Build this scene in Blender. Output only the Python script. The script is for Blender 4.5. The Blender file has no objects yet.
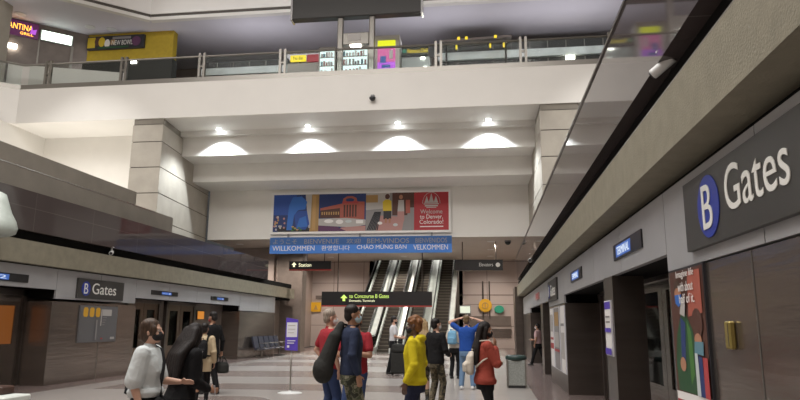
import bpy, bmesh, math, random
from mathutils import Vector, Matrix, Euler
random.seed(7)
SC = bpy.context.scene
COL = SC.collection
PI = math.pi
def V(*a): return Vector(a)

# ------------------------------------------------------------------ materials
MAT = {}
def new_mat(name):
    m = bpy.data.materials.new(name); m.use_nodes = True
    nt = m.node_tree; b = nt.nodes['Principled BSDF']
    MAT[name] = m
    return m, nt, b
def pm(name, col, rough=.6, metal=0., noise=.0, nscale=6., bump=0., bscale=40., spec=.5, stretch=(1,1,1), coat=0.):
    """principled material with a little noise in its colour and bump"""
    m, nt, b = new_mat(name)
    b.inputs['Roughness'].default_value = rough; b.inputs['Metallic'].default_value = metal
    b.inputs['Specular IOR Level'].default_value = spec
    b.inputs['Coat Weight'].default_value = coat
    c = (*col, 1)
    b.inputs['Base Color'].default_value = c
    if noise or bump:
        tc = nt.nodes.new('ShaderNodeTexCoord'); mp = nt.nodes.new('ShaderNodeMapping')
        mp.inputs['Scale'].default_value = stretch
        nt.links.new(tc.outputs['Object'], mp.inputs['Vector'])
    if noise:
        n = nt.nodes.new('ShaderNodeTexNoise'); n.inputs['Scale'].default_value = nscale; n.inputs['Detail'].default_value = 5
        nt.links.new(mp.outputs[0], n.inputs['Vector'])
        r = nt.nodes.new('ShaderNodeValToRGB')
        r.color_ramp.elements[0].position = .3; r.color_ramp.elements[1].position = .7
        r.color_ramp.elements[0].color = (*[x*(1-noise) for x in col], 1)
        r.color_ramp.elements[1].color = (*[min(1, x*(1+noise)) for x in col], 1)
        nt.links.new(n.outputs['Fac'], r.inputs['Fac']); nt.links.new(r.outputs['Color'], b.inputs['Base Color'])
    if bump:
        n2 = nt.nodes.new('ShaderNodeTexNoise'); n2.inputs['Scale'].default_value = bscale; n2.inputs['Detail'].default_value = 3
        nt.links.new(mp.outputs[0], n2.inputs['Vector'])
        bp = nt.nodes.new('ShaderNodeBump'); bp.inputs['Strength'].default_value = bump; bp.inputs['Distance'].default_value = .02
        nt.links.new(n2.outputs['Fac'], bp.inputs['Height']); nt.links.new(bp.outputs[0], b.inputs['Normal'])
    return m
def em(name, col, s):
    m, nt, b = new_mat(name)
    b.inputs['Base Color'].default_value = (.02, .02, .02, 1)
    b.inputs['Emission Color'].default_value = (*col, 1); b.inputs['Emission Strength'].default_value = s
    return m
def glassy(name, tint=(.8, .85, .85), gloss=.12):
    m, nt, b = new_mat(name)
    out = [n for n in nt.nodes if n.type == 'OUTPUT_MATERIAL'][0]
    t = nt.nodes.new('ShaderNodeBsdfTransparent'); t.inputs['Color'].default_value = (*tint, 1)
    g = nt.nodes.new('ShaderNodeBsdfGlossy'); g.inputs['Roughness'].default_value = .04
    f = nt.nodes.new('ShaderNodeFresnel'); f.inputs['IOR'].default_value = 1.12
    mx = nt.nodes.new('ShaderNodeMixShader')
    nt.links.new(f.outputs[0], mx.inputs['Fac'])
    nt.links.new(t.outputs[0], mx.inputs[1]); nt.links.new(g.outputs[0], mx.inputs[2])
    nt.links.new(mx.outputs[0], out.inputs['Surface'])
    return m

pm('white_paint', (.66, .64, .60), .7, noise=.02, nscale=1.5)
pm('step_paint', (.70, .685, .65), .6, noise=.03, nscale=1.2)
pm('fascia_white', (.71, .69, .65), .6, noise=.02, nscale=.8)
pm('ceiling_paint', (.56, .54, .58), .8, noise=.02, nscale=1.)
pm('soffit_paint', (.46, .40, .35), .6, noise=.04, nscale=1.)
pm('concrete', (.20, .18, .15), .75, noise=.10, nscale=1.6, bump=.25, bscale=14)
pm('concrete_light', (.38, .35, .30), .75, noise=.09, nscale=1.3, bump=.2, bscale=12)
pm('concrete_beam', (.215, .197, .145), .7, noise=.10, nscale=5, bump=.25, bscale=50)
pm('joint_dark', (.09, .08, .07), .9)
pm('black_gap', (.008, .008, .008), .8, spec=.1)
pm('steel', (.27, .235, .21), .21, metal=.85, noise=.10, nscale=2.2, stretch=(.35, .35, 3.5), bump=.22, bscale=3)
pm('steel_dark', (.13, .112, .10), .30, metal=.8, noise=.10, nscale=2., stretch=(.4, .4, 3))
pm('bronze_door', (.16, .115, .085), .32, metal=.75, noise=.14, nscale=6, stretch=(3, 3, .3))
pm('fascia_panel', (.35, .352, .36), .42, metal=.1, noise=.04, nscale=2)
pm('bright_steel', (.62, .62, .61), .22, metal=.95)
pm('rail_steel', (.24, .225, .20), .35, metal=.6)
pm('sign_dark', (.040, .039, .036), .45)
pm('sign_black', (.014, .014, .015), .35)
pm('stone_wall', (.40, .325, .285), .5, noise=.10, nscale=.9)
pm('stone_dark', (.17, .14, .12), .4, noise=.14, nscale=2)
pm('rubber', (.015, .015, .016), .5)
pm('black_plastic', (.02, .02, .022), .4)
pm('white_plastic', (.62, .63, .62), .4)
pm('grey_plastic', (.22, .22, .22), .5)
pm('pale_green', (.42, .47, .43), .45, noise=.08, nscale=7)
pm('white_stone', (.62, .66, .62), .4, noise=.05)
pm('brown_leather', (.05, .022, .014), .5, noise=.2, nscale=8)
pm('bin_stone', (.25, .26, .24), .7, noise=.25, nscale=30)
pm('bin_green', (.018, .04, .036), .4)
pm('chair_blue', (.025, .03, .05), .5)
pm('step_metal', (.07, .06, .05), .5, metal=.4)
pm('step_nose', (.22, .20, .16), .4, metal=.5)
pm('deck_metal', (.62, .66, .64), .28, metal=.25, noise=.15, nscale=1.5)
pm('yellow_paint', (.75, .42, .02), .5)
pm('green_paint', (.03, .35, .22), .5)
pm('yellow_wall', (.42, .30, .02), .6, noise=.08)
pm('red_line', (.42, .05, .04), .5)
pm('blue_disc', (.018, .04, .30), .4)
pm('letter_white', (.74, .74, .70), .5)
pm('violet', (.09, .05, .42), .5)
pm('paper', (.66, .66, .70), .6)
pm('brass', (.30, .235, .07), .4, metal=.5)
pm('map_grey', (.115, .115, .12), .5)
pm('map_orange', (.62, .34, .02), .5)
# pictures
for n, c in dict(p_navy=(.015, .035, .14), p_blue=(.03, .14, .48), p_sky=(.02, .07, .30), p_gold=(.36, .22, .08), p_amber=(.45, .27, .10), p_red=(.40, .045, .05),
                 p_brick=(.36, .09, .06), p_rose=(.42, .22, .20), p_grey=(.24, .23, .23), p_lgrey=(.42, .40, .38), p_yellow=(.62, .45, .02), p_black=(.02, .02, .025),
                 p_crimson=(.36, .022, .03), p_white=(.74, .72, .70), p_green=(.015, .07, .025), p_lgreen=(.05, .16, .03), p_skin=(.40, .19, .11), p_brown=(.08, .03, .02),
                 p_orange=(.5, .13, .03), p_plum=(.10, .03, .09), p_bluestrip=(.05, .20, .62), p_darkstrip=(.025, .10, .30), p_teal=(.10, .22, .28), p_pale=(.5, .55, .55)).items():
    pm(n, c, .55)
# lit things
em('lamp_white', (1, .93, .82), 14)
em('spot_white', (.92, .97, 1), 40)
em('screen_blue', (.07, .20, .70), .6)
em('screen_white', (.75, .85, 1), .9)
em('txt_green', (.62, .85, .16), 1.3)
em('txt_warm', (.98, .95, .6), 1.3)
em('txt_white', (.9, .9, .85), .7)
em('sign_orange', (1, .42, .05), 3.2)
em('sign_purple', (.20, .03, .16), .4)
em('sign_green_white', (.86, 1, .86), 3.4)
em('sign_yellow', (1, .75, .02), 1.1)
em('sign_red', (.5, .02, .04), .6)
em('case_white', (.80, .95, .93), 1.25)
em('kiosk_yellow', (.85, .9, .02), 1.)
em('kiosk_pink', (.75, .14, .38), .9)
em('kiosk_violet', (.60, .12, .85), .9)
em('kiosk_blue', (.06, .16, .5), .6)
em('amber_window', (.80, .24, .035), .2)
em('amber_sign', (1, .36, .04), .6)
em('panel_lit', (.9, .95, .75), .9)
glassy('glass', (.93, .96, .95))
glassy('door_glass', (.25, .24, .22))

def tile_mat(name, col, sx, sz, rough=.06, line=.006, lcol=(.02, .02, .02), spec=.5, y_axis=True):
    """polished stone slabs with thin joints, a brick texture laid in the wall's own plane (y, z)"""
    m, nt, b = new_mat(name)
    b.inputs['Roughness'].default_value = rough; b.inputs['Specular IOR Level'].default_value = spec
    tc = nt.nodes.new('ShaderNodeTexCoord'); sp = nt.nodes.new('ShaderNodeSeparateXYZ'); cb = nt.nodes.new('ShaderNodeCombineXYZ')
    nt.links.new(tc.outputs['Object'], sp.inputs[0])
    nt.links.new(sp.outputs['Y' if y_axis else 'X'], cb.inputs['X']); nt.links.new(sp.outputs['Z'], cb.inputs['Y'])
    br = nt.nodes.new('ShaderNodeTexBrick'); br.offset = 0
    br.inputs['Scale'].default_value = 1; br.inputs['Brick Width'].default_value = sx; br.inputs['Row Height'].default_value = sz
    br.inputs['Mortar Size'].default_value = line; br.inputs['Mortar'].default_value = (*lcol, 1)
    br.inputs['Color1'].default_value = (*col, 1); br.inputs['Color2'].default_value = (*[c*1.08 for c in col], 1)
    nt.links.new(cb.outputs[0], br.inputs['Vector']); nt.links.new(br.outputs['Color'], b.inputs['Base Color'])
    return m
tile_mat('polished_stone', (.060, .048, .047), 2.4, .62, .045, .008, (.10, .085, .08))
tile_mat('back_tiles', (.47, .405, .37), 2.2, 1.5, .4, .02, (.2, .16, .14), y_axis=False)

def floor_mat():
    m, nt, b = new_mat('terrazzo'); N = nt.nodes; L = nt.links
    b.inputs['Roughness'].default_value = .22
    tc = N.new('ShaderNodeTexCoord'); sp = N.new('ShaderNodeSeparateXYZ'); L.new(tc.outputs['Object'], sp.inputs[0])
    def mth(op, a, bb=None, c=None):
        n = N.new('ShaderNodeMath'); n.operation = op
        for i, v in enumerate((a, bb, c)):
            if v is None: continue
            if hasattr(v, 'is_linked'): L.new(v, n.inputs[i])
            else: n.inputs[i].default_value = v
        return n.outputs[0]
    X, Y = sp.outputs['X'], sp.outputs['Y']
    xs = mth('ADD', X, 4.0)
    yc = mth('ADD', Y, mth('MULTIPLY', mth('MULTIPLY', xs, xs), .022))     # gently bowed bands across the hall
    def band(v, lo, hi): return mth('MULTIPLY', mth('GREATER_THAN', v, lo), mth('LESS_THAN', v, hi))
    w = band(yc, 22.3, 24.9)
    for lo, hi in ((17.5, 19.8), (12.6, 15.9), (7, 9.5), (2, 4.5), (27.5, 29.5), (32, 34)):
        w = mth('MAXIMUM', w, band(yc, lo, hi))
    cx = mth('ADD', X, 5.6); cy = mth('ADD', Y, -13.3)                    # a round medallion in the floor
    d = mth('SQRT', mth('ADD', mth('MULTIPLY', cx, cx), mth('MULTIPLY', cy, cy)))
    w = mth('MULTIPLY', w, mth('SUBTRACT', 1., mth('LESS_THAN', d, 1.1)))
    lane = band(X, -1.3, 1.05)
    w = mth('MAXIMUM', w, mth('MULTIPLY', lane, .92))
    w = mth('MAXIMUM', w, mth('MULTIPLY', band(X, -10.4, -9.6), .8))
    red = mth('GREATER_THAN', X, 1.05)
    redl = mth('LESS_THAN', X, -10.4)
    nz = N.new('ShaderNodeTexNoise'); nz.inputs['Scale'].default_value = 60; L.new(tc.outputs['Object'], nz.inputs['Vector'])
    def mix(f, a, bb):
        n = N.new('ShaderNodeMix'); n.data_type = 'RGBA'
        L.new(f, n.inputs['Factor'])
        for i, v in ((6, a), (7, bb)):
            if hasattr(v, 'is_linked'): L.new(v, n.inputs[i])
            else: n.inputs[i].default_value = (*v, 1)
        return n.outputs[2]
    c = mix(w, (.22, .178, .162), (.365, .34, .318))
    c = mix(mth('MAXIMUM', red, redl), c, (.16, .118, .11))
    c2 = mix(mth('MULTIPLY', nz.outputs['Fac'], .25), c, (.26, .23, .21))
    L.new(c2, b.inputs['Base Color'])
floor_mat()

def hair_mat(name, col, rough=.45):
    m, nt, b = new_mat(name); b.inputs['Roughness'].default_value = rough; b.inputs['Specular IOR Level'].default_value = .3
    tc = nt.nodes.new('ShaderNodeTexCoord'); mp = nt.nodes.new('ShaderNodeMapping'); mp.inputs['Scale'].default_value = (1, 1, .12)
    n = nt.nodes.new('ShaderNodeTexNoise'); n.inputs['Scale'].default_value = 90; n.inputs['Detail'].default_value = 4
    r = nt.nodes.new('ShaderNodeValToRGB'); r.color_ramp.elements[0].position = .35; r.color_ramp.elements[1].position = .7
    r.color_ramp.elements[0].color = (*[c*.55 for c in col], 1); r.color_ramp.elements[1].color = (*[c*1.35 for c in col], 1)
    bp = nt.nodes.new('ShaderNodeBump'); bp.inputs['Strength'].default_value = .5; bp.inputs['Distance'].default_value = .01
    L = nt.links
    L.new(tc.outputs['Object'], mp.inputs[0]); L.new(mp.outputs[0], n.inputs['Vector']); L.new(n.outputs['Fac'], r.inputs[0])
    L.new(r.outputs[0], b.inputs['Base Color']); L.new(n.outputs['Fac'], bp.inputs['Height']); L.new(bp.outputs[0], b.inputs['Normal'])
    return m
hair_mat('hair_brown', (.062, .037, .023)); hair_mat('hair_black', (.014, .011, .010)); hair_mat('hair_dark', (.012, .008, .007), .6)
hair_mat('hair_blonde', (.36, .25, .13)); hair_mat('hair_grey', (.30, .25, .20)); hair_mat('hair_auburn', (.20, .085, .03)); hair_mat('hair_sandy', (.16, .105, .055))
def cloth(name, col, camo=None):
    m, nt, b = new_mat(name); b.inputs['Roughness'].default_value = .85; b.inputs['Specular IOR Level'].default_value = .2
    b.inputs['Base Color'].default_value = (*col, 1)
    tc = nt.nodes.new('ShaderNodeTexCoord'); L = nt.links
    n = nt.nodes.new('ShaderNodeTexNoise'); n.inputs['Scale'].default_value = 9; n.inputs['Detail'].default_value = 2; n.inputs['Distortion'].default_value = .8
    L.new(tc.outputs['Object'], n.inputs['Vector'])
    bp = nt.nodes.new('ShaderNodeBump'); bp.inputs['Strength'].default_value = .55; bp.inputs['Distance'].default_value = .03
    L.new(n.outputs['Fac'], bp.inputs['Height']); L.new(bp.outputs[0], b.inputs['Normal'])
    if camo:
        n2 = nt.nodes.new('ShaderNodeTexNoise'); n2.inputs['Scale'].default_value = 11; n2.inputs['Detail'].default_value = 1.5
        L.new(tc.outputs['Object'], n2.inputs['Vector'])
        r = nt.nodes.new('ShaderNodeValToRGB'); r.color_ramp.interpolation = 'CONSTANT'
        e = r.color_ramp.elements
        e[0].position = 0; e[0].color = (*camo[0], 1); e[1].position = .44; e[1].color = (*camo[1], 1)
        x = e.new(.52); x.color = (*camo[2], 1); x = e.new(.60); x.color = (*camo[3], 1)
        L.new(n2.outputs['Fac'], r.inputs[0]); L.new(r.outputs[0], b.inputs['Base Color'])
    return m
cloth('c_white', (.56, .60, .60)); cloth('c_dark', (.022, .022, .026)); cloth('c_black', (.010, .010, .011)); cloth('c_beige', (.50, .40, .26))
cloth('c_red', (.30, .026, .036)); cloth('c_rust', (.31, .060, .042)); cloth('c_navy', (.022, .030, .060)); cloth('c_jeans', (.035, .055, .13)); cloth('c_ltjeans', (.13, .21, .33))
cloth('c_yellow', (.54, .44, .015)); cloth('c_blue', (.018, .068, .30)); cloth('c_darkjeans', (.018, .022, .045)); cloth('c_pink', (.50, .33, .33)); cloth('c_cream', (.52, .47, .40))
cloth('c_camo', (.1, .1, .07), [(.035, .038, .028), (.12, .12, .085), (.065, .075, .045), (.20, .19, .14)])
cloth('c_camobrown', (.1, .1, .07), [(.03, .028, .02), (.11, .09, .06), (.06, .055, .035), (.17, .14, .09)])
cloth('c_bagblue', (.16, .34, .50)); cloth('c_bag', (.028, .028, .026)); cloth('c_stdshirt', (.60, .60, .62)); cloth('c_olive', (.10, .085, .03))
pm('skin_light', (.50, .30, .215), .5, noise=.05); pm('skin_tan', (.32, .17, .105), .5, noise=.05); pm('skin_dark', (.09, .045, .028), .45, noise=.05)
pm('mask_black', (.010, .010, .011), .8); pm('mask_blue', (.36, .48, .56), .8); pm('mask_red', (.30, .03, .03), .8); pm('mask_white', (.6, .6, .6), .8)
pm('eye_white', (.6, .57, .53), .3); pm('eye_dark', (.015, .010, .008), .2); pm('shoe_white', (.6, .6, .6), .6); pm('shoe_black', (.015, .015, .015), .5); pm('shoe_brown', (.06, .03, .02), .5)

# ------------------------------------------------------------------ object helpers
BASE = {}
def link(o): COL.objects.link(o); return o
def thing(name, label, cat, loc=(0, 0, 0), group=None, rz=0., kind=None):
    o = link(bpy.data.objects.new(name, None)); o.location = loc; o.rotation_euler = (0, 0, rz); o.empty_display_size = .1
    o['label'] = label; o['category'] = cat
    if group: o['group'] = group
    if kind: o['kind'] = kind
    BASE[o.name] = Vector(loc)
    return o
class MB:
    """collects boxes, prisms, tubes; build() links them as ONE mesh object"""
    def __init__(s): s.v = []; s.f = []; s.m = []; s.mats = []; s.cur = 0; s.smooth = set()
    def mat(s, name):
        if name not in s.mats: s.mats.append(name)
        s.cur = s.mats.index(name); return s
    def faces(s, vs, fs, smooth=False):
        k = len(s.v); s.v += [tuple(p) for p in vs]
        for f in fs:
            if smooth: s.smooth.add(len(s.f))
            s.f.append(tuple(k+i for i in f)); s.m.append(s.cur)
        return s
    def box(s, x0, x1, y0, y1, z0, z1, ch=0.):
        x0, x1 = sorted((x0, x1)); y0, y1 = sorted((y0, y1)); z0, z1 = sorted((z0, z1))
        if ch > 0:                                   # box with chamfered edges
            pts = []
            for sx in (0, 1):
                for sy in (0, 1):
                    for sz in (0, 1):
                        X = (x0, x1)[sx]; Y = (y0, y1)[sy]; Z = (z0, z1)[sz]
                        dx = ch*(1-2*sx); dy = ch*(1-2*sy); dz = ch*(1-2*sz)
                        pts += [(X, Y+dy, Z+dz), (X+dx, Y, Z+dz), (X+dx, Y+dy, Z)]
            b = bmesh.new()
            for p in pts: b.verts.new(p)
            bmesh.ops.convex_hull(b, input=b.verts[:])
            b.verts.index_update()
            vs = [v.co[:] for v in b.verts]; fs = [[v.index for v in f.verts] for f in b.faces]; b.free()
            return s.faces(vs, fs)
        vs = [(x0, y0, z0), (x1, y0, z0), (x1, y1, z0), (x0, y1, z0), (x0, y0, z1), (x1, y0, z1), (x1, y1, z1), (x0, y1, z1)]
        return s.faces(vs, [(0, 3, 2, 1), (4, 5, 6, 7), (0, 1, 5, 4), (1, 2, 6, 5), (2, 3, 7, 6), (3, 0, 4, 7)])
    def prism(s, poly, ext):
        """poly: 3-D points in one plane; ext: extrusion vector"""
        n = len(poly); e = Vector(ext)
        vs = [Vector(p) for p in poly] + [Vector(p)+e for p in poly]
        nn = sum(((vs[i]-vs[0]).cross(vs[(i+1) % n]-vs[0]) for i in range(n)), Vector())
        fs = [tuple(range(n)), tuple(range(2*n-1, n-1, -1))] + [(i, i+n, (i+1) % n + n, (i+1) % n) for i in range(n)]
        if nn.dot(e) > 0: fs = [f[::-1] for f in fs]
        return s.faces(vs, fs)
    def tube(s, pts, r, seg=8, caps=True, r1=None):
        pts = [Vector(p) for p in pts]; n = len(pts); vs = []; fs = []
        up = None
        for i, p in enumerate(pts):
            d = (pts[min(i+1, n-1)]-pts[max(i-1, 0)]).normalized()
            a = d.cross(V(0, 0, 1)) if abs(d.z) < .95 else d.cross(V(0, 1, 0))
            a.normalize(); bb = d.cross(a).normalized()
            rr = r if r1 is None else r+(r1-r)*i/(n-1)
            vs += [p+rr*(a*math.cos(2*PI*k/seg)+bb*math.sin(2*PI*k/seg)) for k in range(seg)]
        for i in range(n-1):
            fs += [(i*seg+k, (i+1)*seg+k, (i+1)*seg+(k+1) % seg, i*seg+(k+1) % seg) for k in range(seg)]
        s.faces(vs, fs, True)
        if caps:
            k = len(s.v)-n*seg
            s.f.append(tuple(k+i for i in range(seg))); s.m.append(s.cur)
            s.f.append(tuple(k+(n-1)*seg+i for i in range(seg-1, -1, -1))); s.m.append(s.cur)
        return s
    def lathe(s, prof, c=(0, 0, 0), seg=24, axis='z', sx=1., sy=1.):
        vs = []; fs = []; n = len(prof)
        for r, h in prof:
            for k in range(seg):
                a = 2*PI*k/seg; p = (r*sx*math.cos(a), r*sy*math.sin(a), h)
                if axis == 'y': p = (p[0], -h, p[1])
                if axis == 'x': p = (h, p[0], p[1])
                vs.append((c[0]+p[0], c[1]+p[1], c[2]+p[2]))
        for i in range(n-1):
            fs += [(i*seg+k, i*seg+(k+1) % seg, (i+1)*seg+(k+1) % seg, (i+1)*seg+k) for k in range(seg)]
        s.faces(vs, fs, True)
        k = len(s.v)-n*seg
        if prof[0][0] > 1e-6: s.f.append(tuple(k+i for i in range(seg-1, -1, -1))); s.m.append(s.cur)
        if prof[-1][0] > 1e-6: s.f.append(tuple(k+(n-1)*seg+i for i in range(seg))); s.m.append(s.cur)
        return s
    def build(s, name, parent=None, local=False, label=None, kind=None, cat=None, group=None):
        me = bpy.data.meshes.new(name)
        off = V(0, 0, 0) if (local or parent is None) else BASE[parent.name]
        me.from_pydata([tuple(Vector(p)-off) for p in s.v], [], s.f)
        for n in s.mats: me.materials.append(MAT[n])
        for i, p in enumerate(me.polygons):
            p.material_index = s.m[i]; p.use_smooth = i in s.smooth
        me.validate(); me.update()
        bm = bmesh.new(); bm.from_mesh(me); bmesh.ops.recalc_face_normals(bm, faces=bm.faces[:]); bm.to_mesh(me); bm.free()
        o = link(bpy.data.objects.new(name, me))
        if parent:
            o.parent = parent; BASE[o.name] = BASE[parent.name]
        else: BASE[o.name] = V(0, 0, 0)
        if label: o['label'] = label
        if kind: o['kind'] = kind
        if cat: o['category'] = cat
        if group: o['group'] = group
        return o
def box(name, mat, x0, x1, y0, y1, z0, z1, parent=None, ch=0., **k): return MB().mat(mat).box(x0, x1, y0, y1, z0, z1, ch).build(name, parent, **k)
def struct(name, mat, x0, x1, y0, y1, z0, z1, label, cat='wall', parent=None): return box(name, mat, x0, x1, y0, y1, z0, z1, parent, label=label if not parent else None, kind='structure', cat=cat if not parent else None)

def text(name, s, mat, origin, right, up, w, h, parent, depth=.006):
    """lettering fitted into a w x h rectangle whose lower left corner is origin"""
    cu = bpy.data.curves.new('t', 'FONT'); cu.body = s; cu.extrude = 0; cu.resolution_u = 5
    o = link(bpy.data.objects.new('t', cu)); bpy.context.view_layer.update()
    dg = bpy.context.evaluated_depsgraph_get()
    me = bpy.data.meshes.new_from_object(o.evaluated_get(dg)); bpy.data.objects.remove(o); bpy.data.curves.remove(cu)
    R = Vector(right).normalized(); U = Vector(up).normalized(); Nn = R.cross(U)
    xs = [v.co.x for v in me.vertices]; ys = [v.co.y for v in me.vertices]
    if not xs: return None
    x0, x1, y0, y1 = min(xs), max(xs), min(ys), max(ys)
    off = BASE[parent.name]; O = Vector(origin)-off
    bm = bmesh.new(); bm.from_mesh(me)
    for v in bm.verts:
        v.co = O + R*((v.co.x-x0)/(x1-x0)*w) + U*((v.co.y-y0)/(y1-y0)*h)
    r = bmesh.ops.extrude_face_region(bm, geom=bm.faces[:])
    for e in r['geom']:
        if isinstance(e, bmesh.types.BMVert): e.co += Nn*depth
    bmesh.ops.recalc_face_normals(bm, faces=bm.faces[:])
    # one object per word: loose pieces sorted along the line, split at wide gaps
    seen = set(); isl = []
    for v in bm.verts:
        if v in seen: continue
        st = [v]; seen.add(v); comp = []
        while st:
            q = st.pop(); comp.append(q)
            for e in q.link_edges:
                o2 = e.other_vert(q)
                if o2 not in seen: seen.add(o2); st.append(o2)
        us = [(q.co-O).dot(R) for q in comp]; isl.append((min(us), max(us), comp))
    isl.sort(key=lambda q: q[0]); words = []; hi = None
    for a, c, comp in isl:
        if hi is None or a-hi > .22*h: words.append([])
        words[-1] += comp; hi = c if hi is None or a-hi > .22*h else max(hi, c)
    bm.verts.index_update(); res = None
    for wd in words:
        idx = {v: i for i, v in enumerate(wd)}
        fs = [[idx[v] for v in f.verts] for f in bm.faces if f.verts[0] in idx]
        m2 = bpy.data.meshes.new(name); m2.from_pydata([v.co[:] for v in wd], [], fs); m2.materials.append(MAT[mat])
        res = link(bpy.data.objects.new(name, m2)); res.parent = parent; BASE[res.name] = off
    bm.free(); bpy.data.meshes.remove(me)
    return res
def picture(name, origin, right, up, w, h, polys, parent, step=.003, label=None):
    """a flat printed picture: coloured patches (u, v in 0..1) in thin layers"""
    R = Vector(right).normalized(); U = Vector(up).normalized(); Nn = R.cross(U); O = Vector(origin)
    mb = MB()
    for i, (mat, pts) in enumerate(polys):
        mb.mat(mat)
        P = [O+R*(u*w)+U*(v*h)+Nn*(step*i) for u, v in pts]
        mb.faces(P, [tuple(range(len(P)))])
    off = BASE[parent.name]
    me = bpy.data.meshes.new(name); me.from_pydata([tuple(Vector(p)-off) for p in mb.v], [], mb.f)
    for n in mb.mats: me.materials.append(MAT[n])
    for i, p in enumerate(me.polygons): p.material_index = mb.m[i]
    o = link(bpy.data.objects.new(name, me)); o.parent = parent; BASE[o.name] = off
    if label: o['label'] = label
    return o
def rect(a, b, c, d): return [(a, b), (c, b), (c, d), (a, d)]
def oval(cx, cy, rx, ry, n=14): return [(cx+rx*math.cos(2*PI*i/n), cy+ry*math.sin(2*PI*i/n)) for i in range(n)]
def dup(o, loc=None, label=None, dz=None):
    c = o.copy(); link(c)
    if loc is not None: c.location = loc
    if label: c['label'] = label
    def rec(a, b):
        for ch in a.children:
            d = ch.copy(); link(d); d.parent = b; rec(ch, d)
    rec(o, c); return c

# ------------------------------------------------------------------ camera
cam = bpy.data.cameras.new('camera'); cam_o = link(bpy.data.objects.new('camera', cam)); SC.camera = cam_o
cam.sensor_width = 36; cam.lens = 645.05/800*36; cam.clip_end = 300
yaw, pit, roll = -.134115, .190311, .006694
fw = V(math.sin(yaw)*math.cos(pit), math.cos(yaw)*math.cos(pit), math.sin(pit))
rr = V(math.cos(yaw), -math.sin(yaw), 0); uu = rr.cross(fw)
r2 = rr*math.cos(roll)+uu*math.sin(roll); u2 = -rr*math.sin(roll)+uu*math.cos(roll)
cam_o.matrix_world = Matrix(((r2.x, u2.x, -fw.x, 0), (r2.y, u2.y, -fw.y, 0), (r2.z, u2.z, -fw.z, 1.6), (0, 0, 0, 1)))

# ------------------------------------------------------------------ the setting
S = struct
S('floor', 'terrazzo', -12.3, 3.2, -5, 52, -.3, 0, 'banded pink and white terrazzo floor of the station hall', 'floor')
XL, XR = -11.2, 1.85
# lower walls: steel segments with deep door recesses between them
def steel_wall(name, x0, x1, y0, y1, label, mat='steel'):
    o = S(name, mat, x0, x1, y0, y1, 0, 2.13 if x1-x0 > .6 else 2.33, label)
    return o
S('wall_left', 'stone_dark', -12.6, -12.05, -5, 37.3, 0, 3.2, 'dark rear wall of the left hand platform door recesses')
steel_wall('wall_left', -12.05, XL, -5, 11., 'left steel wall piece before the first door recess')
steel_wall('wall_left', -12.05, XL, 15.6, 19.7, 'brushed steel wall on the left carrying the wall map below the B Gates sign')
steel_wall('wall_left', -12.05, XL, 28.6, 33.6, 'steel wall on the left behind the row of waiting chairs')
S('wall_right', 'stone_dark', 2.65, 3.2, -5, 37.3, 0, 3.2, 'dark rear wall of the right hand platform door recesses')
steel_wall('wall_right', XR, 2.65, -5, 6.97, 'large brushed steel wall under the near right B Gates sign')
steel_wall('wall_right', XR, 2.3, 10., 10.75, 'narrow steel pier between the two near right door recesses', 'steel_dark')
steel_wall('wall_right', XR, 2.65, 16.07, 20.2, 'steel wall on the right with the far B Gates sign above', 'steel_dark')
steel_wall('wall_right', XR, 2.3, 22.5, 23.4, 'narrow dark steel pier beside the walking person in the far right doorway', 'steel_dark')
steel_wall('wall_right', XR, 2.65, 29., 34.6, 'farthest steel wall piece on the right side', 'steel_dark')
# doors in the recesses
def door(n, side, y0, y1, mat, label, glass, win=(.75, 2.05)):
    x = -12.05 if side < 0 else 2.65; sg = 1 if side < 0 else -1     # doors stand proud of the rear wall towards the hall
    t = thing('door_%d' % n, label, 'door', (x, (y0+y1)/2, 0), kind='structure')
    ym = (y0+y1)/2; X0, X1 = x, x+sg*.07
    MB().mat('steel_dark').box(X0, x+sg*.12, y0-.14, y0, 0, 2.42).box(X0, x+sg*.12, y1, y1+.14, 0, 2.42).box(X0, x+sg*.12, y0-.14, y1+.14, 2.27, 2.42).build('door_frame', t)
    for a, b in ((y0, ym-.01), (ym+.01, y1)):
        c = .22
        lf = MB().mat(mat).box(X0, X1, a, b, 0.01, win[0]).box(X0, X1, a, b, win[1], 2.27).box(X0, X1, a, a+c, win[0], win[1]).box(X0, X1, b-c, b, win[0], win[1]).build('door_leaf', t)
        MB().mat(glass).box(x+sg*.02, x+sg*.05, a+c, b-c, win[0], win[1]).build('window_pane', lf)
    return t
door(1, -1, 13.35, 15.5, 'steel', 'left platform door with a glowing orange window beside the wall map', 'amber_window', (1.05, 2.0))
door(2, -1, 20.6, 22.6, 'bronze_door', 'bronze platform door behind the woman in the white shirt', 'door_glass')
door(3, -1, 23.3, 25.5, 'bronze_door', 'bronze platform door farther along the left wall, behind the man in black', 'door_glass')
door(4, 1, 8.6, 11.7, 'steel', 'platform door with two dark windows beside the tall poster on the right', 'door_glass', (.72, 2.12))
door(5, 1, 12.8, 15.2, 'steel_dark', 'platform door behind the narrow pier on the right', 'door_glass')
door(6, 1, 24.6, 26.6, 'steel_dark', 'far right platform door at the doorway where a person walks', 'door_glass')
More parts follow.
